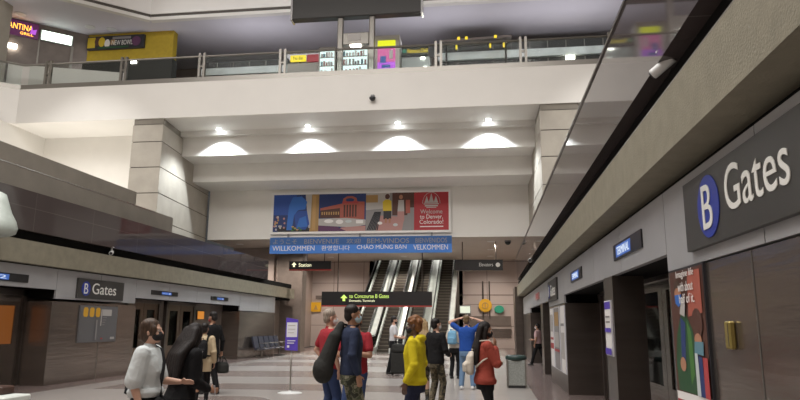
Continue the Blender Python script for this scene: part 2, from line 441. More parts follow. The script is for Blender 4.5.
# fascias: light panels over the walls, higher over the recesses
def fascia(x, sg, segs, label, nm):
    mb = MB()
    for (y0, y1, zb) in segs:
        n = max(1, round((y1-y0)/2.2)); d = (y1-y0)/n
        mb.mat('fascia_panel')
        for i in range(n): mb.box(x, x+sg*.08, y0+i*d+.008, y0+(i+1)*d-.008, zb, 2.97)
        mb.mat('black_gap').box(x+sg*.05, x+sg*.8, y0, y1, zb+.01, 2.95)
    o = mb.build(nm, label=label, kind='structure', cat='fascia')
fascia(XL-.01, -1, [(-5, 11, 2.2), (11, 15.72, 2.43), (15.72, 19.65, 2.2), (19.65, 28.6, 2.38), (28.6, 33.6, 2.17)], 'pale grey panel fascia over the left wall', 'trim_1')
fascia(XR, 1, [(-5, 6.97, 2.15), (6.97, 16.3, 2.33), (16.3, 20.2, 2.14), (20.2, 29, 2.33), (29, 34.6, 2.14)], 'pale grey panel fascia over the right wall', 'trim_2')
# concrete beams, black slots, polished stone parapets
S('trim_3', 'concrete_beam', -12.4, -11.05, -5, 36.5, 3.0, 3.55, 'long concrete beam above the left fascia', 'beam')
S('trim_4', 'concrete_beam', 1.58, 2.9, -5, 36.5, 3.09, 3.62, 'long concrete beam above the near right B Gates sign', 'beam')
S('trim_5', 'black_gap', -12.3, -11.3, -5, 36.5, 2.9, 3.02, 'black slot under the left beam', 'slot')
S('trim_6', 'black_gap', 1.98, 2.9, -5, 36.5, 2.9, 3.12, 'black slot under the right beam', 'slot')
S('trim_7', 'black_gap', -12.3, -11.25, -5, 36.5, 3.55, 3.82, 'black groove above the left beam', 'slot')
mb = MB().mat('black_gap').box(1.72, 2.9, -5, 36.5, 3.6, 3.95).mat('rail_steel').box(1.60, 1.66, -5, 36.5, 3.62, 3.66)
mb.build('trim_8', label='black groove with a thin steel strip above the right beam', kind='structure', cat='slot')
S('trim_9', 'polished_stone', -11.35, -11.05, -5, 31.8, 3.78, 4.75, 'dark polished stone parapet on the left', 'parapet')
mb = MB().mat('polished_stone').box(1.55, 1.85, -5, 34.5, 3.91, 5.05).mat('steel_dark').box(1.53, 1.87, -5, 34.5, 5.05, 5.09)
mb.build('trim_10', label='dark polished stone parapet reflecting the balcony on the right', kind='structure', cat='parapet')
S('trim_11', 'concrete', -12.6, -11.5, -5, 22.3, 4.7, 5.42, 'lower concrete kerb behind the left parapet', 'kerb')
S('trim_12', 'concrete', -12.9, -11.8, -5, 20.2, 5.42, 5.97, 'upper concrete kerb behind the left parapet', 'kerb')
S('trim_13', 'bright_steel', -11.52, -11.49, -5, 21.0, 5.40, 5.425, 'thin bright strip between the two left concrete kerbs', 'strip')
S('floor', 'concrete', -24, -11.4, -5, 31.7, 4.3, 4.6, 'upper floor slab behind the left parapet', 'floor')
S('floor', 'concrete', 1.9, 12, -5, 34, 4.3, 4.6, 'upper floor slab behind the right parapet', 'floor')
# far end of the side walls
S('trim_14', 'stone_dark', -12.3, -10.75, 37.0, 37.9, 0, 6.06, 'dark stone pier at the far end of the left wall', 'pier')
S('trim_15', 'steel_dark', 1.45, 2.6, 35.0, 37.0, 0, 3.6, 'dark steel pier at the far end of the right wall', 'pier')
# stepped white wall over the escalators, soffit, balcony
ye, yw = 26.76, 33.3
mb = MB().mat('step_paint')
mb.mat('fascia_white').box(-15.1, 2.5, yw, yw+.6, 6.06, 8.75).mat('step_paint')
mb.box(-15.1, 2.5, 30.92, yw+.6, 8.75, 9.69).box(-15.1, 2.5, 29.25, yw+.6, 9.69, 10.63).box(-15.1, 2.5, 28.93, yw+.6, 10.63, 10.86)
mb.build('wall_back', label='stepped white wall over the escalators carrying the banner', kind='structure', cat='wall')
mb = MB().mat('fascia_white').box(-22.1, 12, ye, 36, 10.86, 12.56)
mb.prism([(-22.1, ye, 10.86), (-25.5, 24.2, 10.86), (-25.5, 36, 10.86), (-22.1, 36, 10.86)], (0, 0, 1.70))
mb.build('floor', label='white fronted balcony slab of the upper floor', kind='structure', cat='balcony')
S('wall_back', 'white_paint', -25.5, -16.0, 29.3, 29.8, 4.6, 10.86, 'white wall left of the concrete column under the balcony')
S('wall_left', 'white_paint', -25.5, -22.4, -5, 29.3, 4.6, 10.86, 'white upper wall at the far left')
def column(x0, x1, xb0, xb1, label, joints, rev):
    mb = MB()
    zs = [4.6]+joints+[10.58]
    y1 = 33.4
    def pl(z0, z1, i, mat):
        mb.mat(mat).prism([(x0+i, ye+.02+i, z0), (x1-i, ye+.02+i, z0), (xb1-i, y1, z0), (xb0+i, y1, z0)], (0, 0, z1-z0))
    for a, b in zip(zs[:-1], zs[1:]):
        pl(a+.02, b-.02, 0, 'concrete_light'); pl(b-.02, b+.02, .03, 'joint_dark')
    pl(10.58, 10.86, .03, 'concrete')  # recessed joint under the slab, its shadow put into the darker concrete
    mb.build('column', label=label, kind='structure', cat='column')
column(-16.1, -14.62, -16.1, -15.25, 'square concrete column of stacked blocks on the left under the balcony', [6.15, 7.35, 8.55, 9.75], 0)
column(2.36, 4.0, 2.2, 4.0, 'concrete column of stacked blocks on the right under the balcony', [6.15, 7.35, 8.55, 9.70], 0)
mb = MB().mat('soffit_paint').box(-15.1, 4, yw+.02, 45.2, 6.05, 6.4).box(-15.1, -8.12, 45.2, 46, 6.06, 6.4).box(-1.96, 4, 45.2, 46, 6.06, 6.4)
mb.build('ceiling', label='tan soffit with downlights over the foot of the escalators', kind='structure', cat='ceiling')
# room beyond the soffit
mb = MB().mat('back_tiles').box(-15, -8.12, 46, 46.4, 0, 6.4)
mb.mat('stone_dark').box(-12.3, -8.12, 45.9, 46, 3.35, 3.6)
mb.build('wall_back', label='pinkish stone wall left of the escalators', kind='structure', cat='wall')
mb = MB().mat('back_tiles').box(-1.96, 4, 46, 46.4, 0, 6.4).mat('stone_dark').box(-1.96, 4, 45.97, 46, 3.62, 3.68)
mb.mat('stone_dark').box(-1.40, 1.6, 45.95, 46, 1.5, 2.2).mat('steel_dark').box(-.35, -.25, 45.9, 46, 2.0, 4.6).box(.1, .2, 45.9, 46, 2., 4.6)
mb.mat('steel').box(-.1, 1.6, 45.9, 46, .75, 1.35)
mb.build('wall_back', label='pinkish stone wall right of the escalators with the yellow disc', kind='structure', cat='wall')
S('wall_left', 'stone_wall', -15.2, -12.6, 37.3, 46, 0, 6.4, 'stone side wall beyond the left pier')
S('wall_right', 'stone_wall', 3.0, 3.6, 37, 46, 0, 6.4, 'stone side wall beyond the right pier')
mb = MB().mat('stone_dark').box(-8.4, -8.12, 46, 54, 0, 10).box(-1.96, -1.7, 46, 54, 0, 10).box(-9, -1.2, 54, 54.3, 0, 10).box(-9, -1.2, 45.4, 54.3, 9.6, 10).box(-9, -1.2, 45.2, 45.4, 6.4, 10)
mb.build('wall_back', label='dark shaft into which the escalators rise', kind='structure', cat='wall')
# high room shell and upper floor
ze = 17.2
mb = MB().mat('ceiling_paint')
mb.prism([(-17.3, 29.5, ze), (12, 29.5, ze), (12, 36.5, ze), (-28, 36.5, ze), (-28, 20.2, ze), (-20.3, 26.9, ze)], (0, 0, .15))
mb.build('ceiling', label='lavender grey ceiling of the upper shops', kind='structure', cat='ceiling')
mb = MB()
def edge(a, b, off, z0, z1, th, mat):
    A = V(*a, 0); B = V(*b, 0); d = (B-A).normalized(); n = V(d.y, -d.x, 0)
    A = A+n*off; B = B+n*off; C_ = B-n*th; D = A-n*th
    mb.mat(mat).prism([(p.x, p.y, z0) for p in (A, B, C_, D)], (0, 0, z1-z0))
for a, b in (((-17.3, 29.5), (12, 29.5)), ((-20.3, 26.9), (-17.3, 29.5)), ((-28, 20.2), (-20.3, 26.9))):
    edge(a, b, .06, ze-.02, ze+.16, .3, 'white_paint'); edge(a, b, -.05, ze+.16, ze+.36, .3, 'joint_dark'); edge(a, b, .0, ze+.36, 20.6, .3, 'fascia_white')
mb.build('trim_16', label='white edge and bulkhead around the ceiling opening', kind='structure', cat='bulkhead')
S('ceiling', 'ceiling_paint', -29, 13, -6, 37, 20.5, 20.9, 'high white roof over the hall', 'ceiling')
S('wall_back', 'stone_wall', -28, 13, 36, 36.5, 12, 20.6, 'rear wall of the upper shop floor')
S('wall_left', 'white_paint', -29, -28, -6, 37, 4, 20.6, 'far upper left wall of the building')
S('wall_right', 'white_paint', 12, 13, -6, 37, 4, 20.6, 'far upper right wall of the building')
S('wall_front', 'stone_wall', -29, 13, -6.4, -5, 0, 20.6, 'wall behind the viewer at the near end of the hall')
mb = MB().mat('concrete_light').prism([(-24.9, 25.6, 12.55), (-23.4, 26.4, 12.55), (-23.4, 27.2, 12.55), (-24.9, 27.2, 12.55)], (0, 0, ze-12.55))
mb.build('column', label='grey column at the far left corner of the balcony', kind='structure', cat='column')
# upper shop fronts
mb = MB().mat('stone_dark').prism([(-26, 27.0, 12.55), (-21.4, 30.9, 12.55), (-21.6, 31.1, 12.55), (-26.2, 27.2, 12.55)], (0, 0, ze-12.55))
mb.build('wall_left', label='dark slanting shop front at the upper left', kind='structure', cat='wall')
mb = MB().mat('yellow_wall').box(-21.6, -16.6, 30.75, 31.2, 12.55, ze)
mb.build('wall_back', label='yellow shop front on the upper floor', kind='structure', cat='wall')
mb = MB().mat('white_paint').prism([(-23.6, 27.6, 12.55), (-18.4, 29.4, 12.55), (-18.6, 29.7, 12.55), (-23.8, 27.9, 12.55)], (0, 0, 1.75))
mb.build('trim_17', label='low white parapet wall behind the balcony railing at left', kind='structure', cat='parapet')
for y in (3.1, 4.82): S('trim_18', 'joint_dark', 1.846, 1.85, y-.008, y+.008, 0, 2.13, 'vertical seam in the near right steel wall%s' % (' by the call box' if y > 4 else ' at the edge of view'), 'seam')
S('trim_19', 'joint_dark', -11.2, -11.196, 17.79, 17.81, 0, 2.13, 'vertical seam in the left steel wall under the wall map', 'seam')
# ------------------------------------------------------------------ things: signs, displays, fittings
UP = (0, 0, 1); RW = (0, -1, 0); LW = (0, 1, 0); BW = (1, 0, 0)     # reading directions on the right wall, the left wall, the back
def gates_sign(side, y0, y1, z0, z1, bc, br, g0, g1, gz0, gz1, label):
    x = -11.21 if side < 0 else 1.85; sg = 1 if side < 0 else -1
    t = thing('gate_sign', label, 'sign', (x, (y0+y1)/2, z0), 'B Gates signs on the fascias')
    sb = box('sign_board', 'sign_dark', x, x+sg*.05, y0, y1, z0, z1, t)
    dc = MB().mat('blue_disc').lathe([(br, 0), (br, sg*.008)], (x+sg*.051, bc, (z0+z1)/2), 32, 'x').build('disc', t)
    rt = LW if side < 0 else RW
    h = br*1.42
    text('lettering', 'B', 'letter_white', (x+sg*.061, bc-sg*h*.33, (z0+z1)/2-h/2), rt, UP, h*.64, h, dc)
    text('lettering', 'Gates', 'letter_white', (x+sg*.052, g0, gz0), rt, UP, abs(g1-g0), gz1-gz0, sb)
    return t
gates_sign(1, 2.6, 6.10, 2.255, 2.865, 5.45, .255, 5.06, 4.0, 2.44, 2.78, 'large dark B Gates sign at the upper right, nearest the viewer')
gates_sign(-1, 16.55, 18.85, 2.25, 2.80, 16.92, .2, 17.22, 18.42, 2.39, 2.70, 'dark B Gates sign on the left fascia above the wall map')
gates_sign(1, 17.5, 19.9, 2.27, 2.85, 19.5, .2, 19.1, 17.8, 2.40, 2.72, 'small far B Gates sign on the right, seen at a steep angle')
def display(side, y0, y1, z0, z1, lit, s, label):
    x = -11.21 if side < 0 else 1.85; sg = 1 if side < 0 else -1
    t = thing('train_display', label, 'display', (x, (y0+y1)/2, z0), 'train displays on the fascias')
    cs = box('casing', 'sign_black', x, x+sg*.02, y0, y1, z0, z1, t)
    a, b = lit
    sc = box('screen', 'screen_blue', x+sg*.02, x+sg*.022, a, b, z0+.03, z1-.03, cs)
    rt = LW if side < 0 else RW
    o = a if side < 0 else b
    L = b-a
    text('lettering', s, 'screen_white', (x+sg*.023, o+sg*L*.08, z0+.055), rt, UP, L*.84, z1-z0-.11, sc, .003)
display(-1, 12.8, 14.62, 2.54, 2.73, (12.85, 13.95), '— 2', 'blue lit train display at the left edge of the view')
display(-1, 20.6, 22.5, 2.53, 2.68, (21.3, 22.0), '— 2', 'black train display right of the left B Gates sign')
display(-1, 25.4, 27.2, 2.53, 2.68, (26.0, 26.7), '— 2', 'small black train display farthest along the left fascia')
display(1, 7.95, 9.7, 2.52, 2.74, (8.55, 9.5), 'TERMINAL', 'blue lit train display nearest on the right fascia')
display(1, 13.0, 14.7, 2.52, 2.74, (13.4, 14.5), 'TERMINAL', 'train display on the right above the second door recess')
t = thing('red_notice', 'small pinkish notice on the far right fascia beyond the B Gates sign', 'sign', (1.85, 24.4, 2.5))
box('sign_board', 'p_rose', 1.80, 1.85, 23.7, 25.1, 2.52, 2.76, t); box('stripe', 'p_red', 1.795, 1.799, 23.9, 24.5, 2.56, 2.72, t)
# wall map
t = thing('wall_map', 'grey wall map with three orange blocks on the left steel wall', 'map', (-11.2, 17.7, 1.05))
box('board', 'map_grey', -11.195, -11.16, 16.78, 18.62, 1.04, 2.06, t)
pol = [('map_grey', rect(0, 0, 1, 1))]
for i in range(3): pol.append(('map_orange', [(.06+i*.16+a*.12, b) for a, b in ((.2, .70), (.8, .70), (1, .75), (1, .92), (.8, .97), (.2, .97), (0, .92), (0, .75))]))
pol += [('p_lgrey', rect(.56, .74, .82, .93)), ('p_lgrey', rect(.52, .45, .55, .93)), ('p_grey', rect(.40, .05, .44, .62)), ('p_red', rect(.55, .06, .61, .10)), ('p_lgrey', rect(.82, .05, .94, .12))]
for k in range(4): pol.append(('p_grey', rect(.56, .68-k*.07, .68-.02*k, .70-k*.07)))
picture('printed_map', (-11.158, 16.80, 1.06), LW, UP, 1.8, .98, pol, t)
# poster by the near right door
t = thing('poster', 'tall poster of a masked person in a green coat beside the right door', 'poster', (1.85, 6.35, .9))
box('board', 'p_black', 1.825, 1.85, 5.80, 6.84, .65, 2.14, t)
pol = [('p_brown', rect(0, 0, 1, 1)), ('p_crimson', rect(0, 0, 1, .17)), ('p_white', [(0, .17), (1, .18), (1, .23), (0, .22)]),
       ('p_green', [(.08, .23), (.62, .23), (.72, .45), (.62, .62), (.45, .72), (.3, .72), (.12, .58), (.05, .4)]),
       ('p_lgreen', [(.48, .28), (.60, .35), (.58, .60), (.46, .68)]), ('p_navy', [(.22, .36), (.34, .36), (.42, .66), (.28, .7)]),
       ('p_skin', oval(.25, .855, .11, .075)), ('p_blue', [(.14, .845), (.36, .845), (.34, .785), (.25, .765), (.16, .79)]), ('hair_brown', [(.12, .86), (.16, .93), (.28, .945), (.38, .90), (.36, .885), (.2, .89)]),
       ('p_skin', oval(.28, .40, .09, .045)), ('p_brick', [(.55, .7), (.95, .72), (.95, .98), (.6, .98)]), ('p_brown', oval(.78, .66, .15, .09)), ('p_skin', oval(.78, .56, .1, .04)),
       ('p_teal', [(.66, .48), (.9, .47), (.92, .55), (.68, .55)]), ('p_pale', [(.66, .23), (.76, .23), (.74, .48), (.66, .48)]), ('p_navy', [(.76, .23), (.88, .23), (.86, .46), (.76, .47)]), ('p_red', [(.88, .23), (1, .23), (1, .46), (.88, .46)]),
       ('p_lgrey', [(.30, .72), (.45, .70), (.5, .80), (.4, .83)])]
pp = picture('printed_picture', (1.822, 6.82, .67), RW, UP, 1.0, 1.45, pol, t, .0008)
for i, (s, a, w_) in enumerate((('Imagine life', .30, .58), ('with about', .34, .5), ('half of it.', .36, .5))):
    text('lettering', s, 'p_white', (1.806, 6.82-.92*a, 2.03-.11*i), RW, UP, .92*w_, .085, pp, .002)
text('lettering', 'fly safe', 'p_white', (1.806, 6.70, .72), RW, UP, .6, .1, pp, .002)
t = thing('call_box', 'small brass call box on the near right steel wall', 'box', (1.85, 5.29, 1.43))
MB().mat('brass').box(1.80, 1.85, 5.24, 5.345, 1.43, 1.64, .012).build('casing', t)
box('door_seam', 'joint_dark', 1.796, 1.80, 5.26, 5.265, 1.45, 1.62, t)
# posters on the far right wall
def small_poster(y0, y1, z0, z1, pol, label):
    t = thing('wall_poster', label, 'poster', (1.85, (y0+y1)/2, z0))
    box('board', 'paper', 1.83, 1.85, y0, y1, z0, z1, t)
    picture('printed_sheet', (1.828, y1-.02, z0+.02), RW, UP, y1-y0-.04, z1-z0-.04, pol, t)
small_poster(10.14, 10.66, 1.15, 1.98, [('p_white', rect(0, 0, 1, 1)), ('violet', rect(0, .86, 1, 1)), ('p_grey', rect(.15, .6, .85, .63)), ('p_grey', rect(.15, .7, .85, .73)), ('violet', rect(0, .42, 1, .5)), ('violet', rect(0, 0, 1, .12))], 'white and violet notice on the narrow right pier')
small_poster(16.2, 17.1, .45, 2.08, [('p_white', rect(0, 0, 1, 1)), ('p_lgrey', rect(.1, .2, .9, .6)), ('p_grey', rect(.1, .7, .9, .74))], 'tall white panel at the near corner of the far right wall')
small_poster(17.4, 18.7, .45, 2.08, [('p_grey', rect(0, 0, 1, 1)), ('p_gold', rect(.1, .70, .9, .93)), ('p_lgrey', rect(.1, .35, .9, .6)), ('p_red', rect(0, .28, 1, .32))], 'grey and gold panel on the far right wall between two white panels')
small_poster(18.9, 19.8, .45, 2.08, [('p_white', rect(0, 0, 1, 1)), ('p_red', rect(0, .30, 1, .40)), ('p_red', rect(0, .46, 1, .50)), ('p_lgrey', rect(.1, .6, .9, .9))], 'white panel with red stripes farthest on the right wall')
# security cameras
def cctv(loc, d, label, mat='white_plastic', s=1.):
    t = thing('security_camera', label, 'camera', loc)
    x, y, z = loc; D = Vector(d).normalized()
    MB().mat(mat).tube([V(*loc), V(*loc)+V(-D.x*0, 0, -.10*s)], .022*s).lathe([(.05*s, .0), (.06*s, .012*s), (.03*s, .02*s)], (x, y, z-.01), 12).build('bracket', t)
    p = V(x, y, z-.13*s)
    b = MB().mat(mat).tube([p-D*.10*s, p-D*.08*s, p+D*.10*s, p+D*.12*s], .048*s, 12).build('camera_body', t)
    MB().mat('black_plastic').tube([p+D*.12*s, p+D*.135*s], .036*s, 12).build('lens', t)
cctv((1.60, 5.70, 4.02), (-.7, .6, -.5), 'white security camera in the black groove above the right beam', s=1.0)
cctv((1.60, 23.6, 4.12), (-.4, -1, -.35), 'small far white security camera at the end of the right parapet', 'white_plastic', 1.5)
cctv((-11.1, 17.9, 3.80), (.5, -1, -.3), 'small white security camera in the black groove over the left beam', 'white_plastic', 1.2)
def dome(loc, r, label, axis='z'):
    t = thing('dome_camera', label, 'camera', loc)
    if axis == 'z':
        MB().mat('grey_plastic').lathe([(r*1.1, 0), (r*1.1, -r*.5)], loc, 16).build('collar', t)
        MB().mat('black_plastic').lathe([(r, -r*.5), (r*.95, -r*.9), (r*.7, -r*1.3), (r*.3, -r*1.5), (.001, -r*1.53)], loc, 16).build('dome', t)
    else:
        MB().mat('grey_plastic').box(loc[0]-r*.6, loc[0]+r*.6, loc[1]-.14, loc[1]+.05, loc[2], loc[2]+r*1.0, .02).build('bracket', t)
        MB().mat('black_plastic').lathe([(r, 0), (r*.95, -r*.5), (r*.6, -r*.95), (.001, -r*1.1)], (loc[0], loc[1]-.14, loc[2]), 16).build('dome', t)
dome((-4.84, 26.71, 11.38), .14, 'small black dome camera on the white balcony front', 'y')
dome((1.15, 34.9, 6.06), .16, 'dark dome camera under the tan soffit at right')
t = thing('loudspeaker', 'pale grey-green rounded housing at the left edge above the concrete beam', 'fixture', (-10.75, 12.72, 3.45))
MB().mat('pale_green').lathe([(.05, .98), (.16, .92), (.22, .75), (.30, .52), (.40, .34), (.45, .18), (.42, .06), (.30, .0), (.001, -.02)], (-10.7, 12.72, 3.45), 20).build('housing', t)
MB().mat('grey_plastic').box(-11.06, -10.8, 12.64, 12.80, 3.62, 3.72).build('bracket', t)
# ---------------- welcome banner and blue strip
t = thing('welcome_banner', 'long framed banner of city pictures on the white back wall', 'banner', (-6.64, 33.2, 6.3))
bx0, bx1, bz0, bz1, by = -11.50, -1.79, 6.30, 8.57, 33.15
mb = MB().mat('p_white').box(bx0, bx1, by, 33.29, bz0, bz0+.12).box(bx0, bx1, by, 33.29, bz1-.12, bz1).box(bx0, bx0+.12, by, 33.29, bz0+.12, bz1-.12).box(bx1-.12, bx1, by, 33.29, bz0+.12, bz1-.12)
mb.build('frame', t); box('backing_board', 'p_black', bx0+.12, bx1-.12, by+.05, 33.28, bz0+.12, bz1-.12, t)
W = bx1-bx0-.24; H = bz1-bz0-.24
def pic(u0, u1, pol, nm='printed_picture'): return picture(nm, (bx0+.12+W*u0, by+.045, bz0+.12), BW, UP, W*(u1-u0), H, pol, t, .002)
rnd = random.Random(4)
p1 = [('p_navy', rect(0, 0, 1, 1)), ('p_sky', rect(.0, .45, .5, 1)), ('p_black', rect(.1, 0, 1, .12)), ('p_gold', [(.80, 0), (1, 0), (1, 1), (.84, 1)]), ('p_amber', rect(.86, .05, .93, .95)), ('p_lgrey', [(.70, 1), (.84, 1), (.82, .1), (.78, .1)]),
      ('p_blue', [(.30, .05), (.42, .05), (.46, .45), (.55, .58), (.70, .60), (.74, .80), (.62, .95), (.42, .93), (.34, .7)]), ('p_sky', [(.46, .45), (.56, .56), (.74, .56), (.80, .2), (.72, .06), (.52, .06)]), ('p_blue', [(.52, .10), (.76, .14), (.72, .42), (.58, .36)])]
for k in range(16): p1.append((rnd.choice(['p_amber', 'p_gold', 'p_rose', 'p_lgrey']), oval(rnd.uniform(.03, .3), rnd.uniform(.04, .42), .022, .03, 8)))
for k in range(8): p1.append((rnd.choice(['p_amber', 'p_lgreen']), oval(rnd.uniform(.4, .75), rnd.uniform(.03, .14), .03, .02, 8)))
pic(0, .266, p1)
p2 = [('p_navy', rect(0, 0, 1, 1)), ('p_brick', [(.03, .38), (.97, .30), (.97, .78), (.52, .80), (.5, .74), (.03, .62)]), ('p_brown', [(.03, .36), (.45, .36), (.45, .62), (.03, .56)]),
      ('p_brick', [(.50, .75), (.82, .75), (.80, .88), (.72, .93), (.60, .93), (.52, .87)]), ('p_navy', oval(.66, .83, .09, .05)), ('p_red', [(.50, .74), (.84, .74), (.84, .79), (.50, .79)])]
for k in range(5): p2.append(('p_brown', rect(.53+k*.06, .38, .565+k*.06, .70)))
for k in range(8): p2.append(('p_amber', rect(.06+k*.05, .44, .085+k*.05, .52)))
p2 += [('p_lgrey', [(0, .16), (.7, .10), (1, .16), (1, .30), (.6, .35), (0, .34)]), ('p_white', oval(.22, .27, .1, .05)), ('p_white', oval(.45, .25, .08, .06)), ('p_pale', oval(.64, .26, .07, .04)), ('p_rose', [(.3, .0), (1, 0), (1, .14), (.5, .10)]), ('p_plum', [(0, 0), (.6, 0), (.4, .12), (0, .16)]), ('p_white', rect(.80, .20, .95, .29))]
pic(.266, .536, p2)
p3 = [('p_grey', rect(0, 0, 1, 1)), ('p_lgrey', [(.0, .55), (.5, .6), (.5, 1), (0, 1)]), ('p_brown', [(.55, .4), (1, .4), (1, 1), (.55, 1)]), ('p_gold', rect(.0, .75, .25, .95)), ('p_rose', [(.2, 0), (.75, 0), (.8, .35), (.3, .4)]), ('p_grey', [(.82, 0), (1, 0), (1, .6), (.88, .6)])]
for k in range(7): p3.append(('p_black', [(.02+k*.035, .02), (.045+k*.035, .02), (.2+k*.02, .5), (.18+k*.02, .5)]))
p3 += [('p_yellow', [(.36, .52), (.54, .52), (.53, .78), (.48, .82), (.40, .82), (.35, .76)]), ('p_black', [(.37, .30), (.53, .30), (.53, .52), (.37, .52)]), ('p_brown', oval(.45, .90, .05, .07)), ('p_skin', rect(.40, .20, .44, .32)), ('p_skin', rect(.48, .20, .52, .32)),
       ('p_lgrey', [(.66, .5), (.80, .5), (.79, .8), (.68, .8)]), ('p_skin', oval(.73, .88, .04, .06)), ('p_rose', [(.66, .25), (.80, .25), (.8, .5), (.66, .5)]), ('p_brick', rect(.83, .45, .92, .8)), ('p_white', oval(.3, .2, .05, .04)), ('p_pale', oval(.62, .15, .05, .04))]
pic(.536, .808, p3)
pic(.808, 1., [('p_crimson', rect(0, 0, 1, 1)), ('p_white', rect(.17, .085, .84, .11))], 'red_panel')
cx = bx0+.12+W*.904; zz = bz0+.12
mb = MB().mat('p_lgrey')                                    # crest: peaked roofs over bars, in an arch
for i, (a, b, c) in enumerate(((-.36, -.12, .38), (-.14, .14, .52), (.12, .36, .38))):
    m_ = (a+b)/2
    mb.prism([(cx+a, by+.03, zz+1.45), (cx+b, by+.03, zz+1.45), (cx+m_, by+.03, zz+1.45+c)], (0, .012, 0))
mb.box(cx-.40, cx+.40, by+.03, by+.042, zz+1.37, zz+1.42).box(cx-.34, cx+.34, by+.03, by+.042, zz+1.26, zz+1.33).box(cx-.26, cx+.26, by+.03, by+.042, zz+1.19, zz+1.23)
mb.tube([(cx+.46*math.cos(a), by+.036, zz+1.42+.60*math.sin(a)) for a in [PI*k/12 for k in range(13)]], .014, 6)
mb.build('crest', t)
text('lettering', 'Welcome', 'p_lgrey', (cx-.58, by+.04, zz+.88), BW, UP, 1.16, .22, t)
text('lettering', 'to Denver,', 'p_white', (cx-.60, by+.04, zz+.58), BW, UP, 1.2, .25, t)
text('lettering', 'Colorado!', 'p_white', (cx-.62, by+.04, zz+.34), BW, UP, 1.24, .22, t)
t = thing('greeting_strip', 'blue strip of greetings in many languages below the banner', 'banner', (-6.6, 33.1, 5.25))
sx0, sx1 = -11.48, -1.76
box('upper_panel', 'p_darkstrip', sx0, sx1, 33.12, 33.24, 5.70, 6.12, t); box('lower_panel', 'p_bluestrip', sx0, sx1, 33.12, 33.24, 5.25, 5.70, t)
for x in (-10.5, -6.6, -2.8): box('hanger_strap', 'grey_plastic', x-.05, x+.05, 33.16, 33.2, 6.10, 6.30, t)
SW = sx1-sx0
for s, a, b in (('ようこそ', 60, 158), ('BIENVENUE', 188, 327), ('欢迎', 358, 415), ('BEM-VINDOS', 440, 605), ('BIENVENIDOS', 630, 752)):
    text('lettering', s, 'p_grey', (sx0+SW*(a-47)/723, 33.118, 5.76), BW, UP, SW*(b-a)/723, .25, t)
for s, a, b in (('WILLKOMMEN', 58, 230), ('환영합니다', 258, 372), ('CHÀO MỪNG BẠN', 400, 595), ('VELKOMMEN', 622, 755)):
    text('lettering', s, 'p_white', (sx0+SW*(a-47)/723, 33.118, 5.40), BW, UP, SW*(b-a)/723, .26 if s[0] != 'C' else .34, t)
# ---------------- hanging signs
HB = {}
def hanging_sign(x0, x1, z0, z1, label, rods, red=True):
    t = thing('hanging_sign', label, 'sign', ((x0+x1)/2, 35.2, z0), 'dark direction signs hanging from the soffit')
    HB[t.name] = box('sign_board', 'sign_black', x0, x1, 35.15, 35.35, z0+.07, z1, t); box('red_edge' if red else 'lower_edge', 'red_line' if red else 'sign_black', x0, x1, 35.14, 35.36, z0, z0+.07, t)
    for r in rods: MB().mat('steel_dark').tube([(r, 35.25, z1), (r, 35.25, 6.07)], .03).build('hanger_rod', t)
    return t
def arrow(t, x, z, s, mat, y=35.145):
    MB().mat(mat).prism([(x, y, z+s), (x+s*.55, y, z+s*.45), (x+s*.2, y, z+s*.45), (x+s*.2, y, z), (x-s*.2, y, z), (x-s*.2, y, z+s*.45), (x-s*.55, y, z+s*.45)], (0, -.01, 0)).build('arrow', HB[t.name])
t = hanging_sign(-9.08, -2.97, 2.53, 3.35, 'long dark sign to Concourse B Gates hanging before the escalators', (-8.2, -3.5))
arrow(t, -7.82, 2.83, .36, 'txt_green')
text('lettering', 'to Concourse B Gates', 'txt_green', (-7.52, 35.147, 3.0), BW, UP, 2.2, .21, HB[t.name]); text('lettering', 'Domestic, Terminals', 'txt_warm', (-7.52, 35.147, 2.78), BW, UP, 1.42, .13, HB[t.name])
t = hanging_sign(-11.0, -8.62, 4.52, 5.04, 'dark sign with a lit arrow hanging under the soffit left of the escalators', (-10.0, -9.0))
arrow(t, -10.72, 4.72, .26, 'txt_warm'); text('lettering', 'Station', 'txt_warm', (-10.45, 35.147, 4.73), BW, UP, .72, .2, HB[t.name])
t = hanging_sign(-1.72, .86, 4.48, 5.06, 'dark Elevators sign hanging under the soffit right of the escalators', (-1.3, .5), False)
text('lettering', 'Elevators', 'letter_white', (-.40, 35.147, 4.70), BW, UP, .74, .19, HB[t.name]); MB().mat('letter_white').lathe([(.12, 0), (.12, .012)], (.60, 35.147, 4.78), 20, 'y').build('pictogram', HB[t.name])
# signs on the far walls
def far_sign(x, z, r, mat, label, sx=1.):
    t = thing('round_sign', label, 'sign', (x, 45.7, z))
    MB().mat(mat).lathe([(r, 0), (r, .08), (r*.93, .1)], (x, 45.85, z), 28, 'y', sx).build('disc', t)
    return t
t = far_sign(-.15, 2.92, .46, 'yellow_paint', 'round yellow sign on the stone wall right of the escalators')
mb = MB().mat('p_amber').tube([(-.15+.2*math.cos(a), 45.74, 2.92+.2*math.sin(a)) for a in [2*PI*k/16 for k in range(17)]], .03, 6, False); mb.box(-.18, -.12, 45.73, 45.76, 2.75, 3.09); mb.build('emblem', t)
far_sign(.80, 2.66, .27, 'green_paint', 'oval green sign beside the round yellow sign', 1.25)
t = thing('wall_lamp', 'pale lit panel on the wall beside the rightmost escalator', 'panel', (-1.55, 45.9, 2.35))
box('frame', 'grey_plastic', -1.95, -1.15, 45.88, 46.0, 2.35, 2.92, t); box('lit_face', 'panel_lit', -1.9, -1.2, 45.86, 45.88, 2.40, 2.87, t)
t = thing('square_sign', 'small square yellow sign on the stone wall left of the escalators', 'sign', (-12.2, 45.9, 2.45))
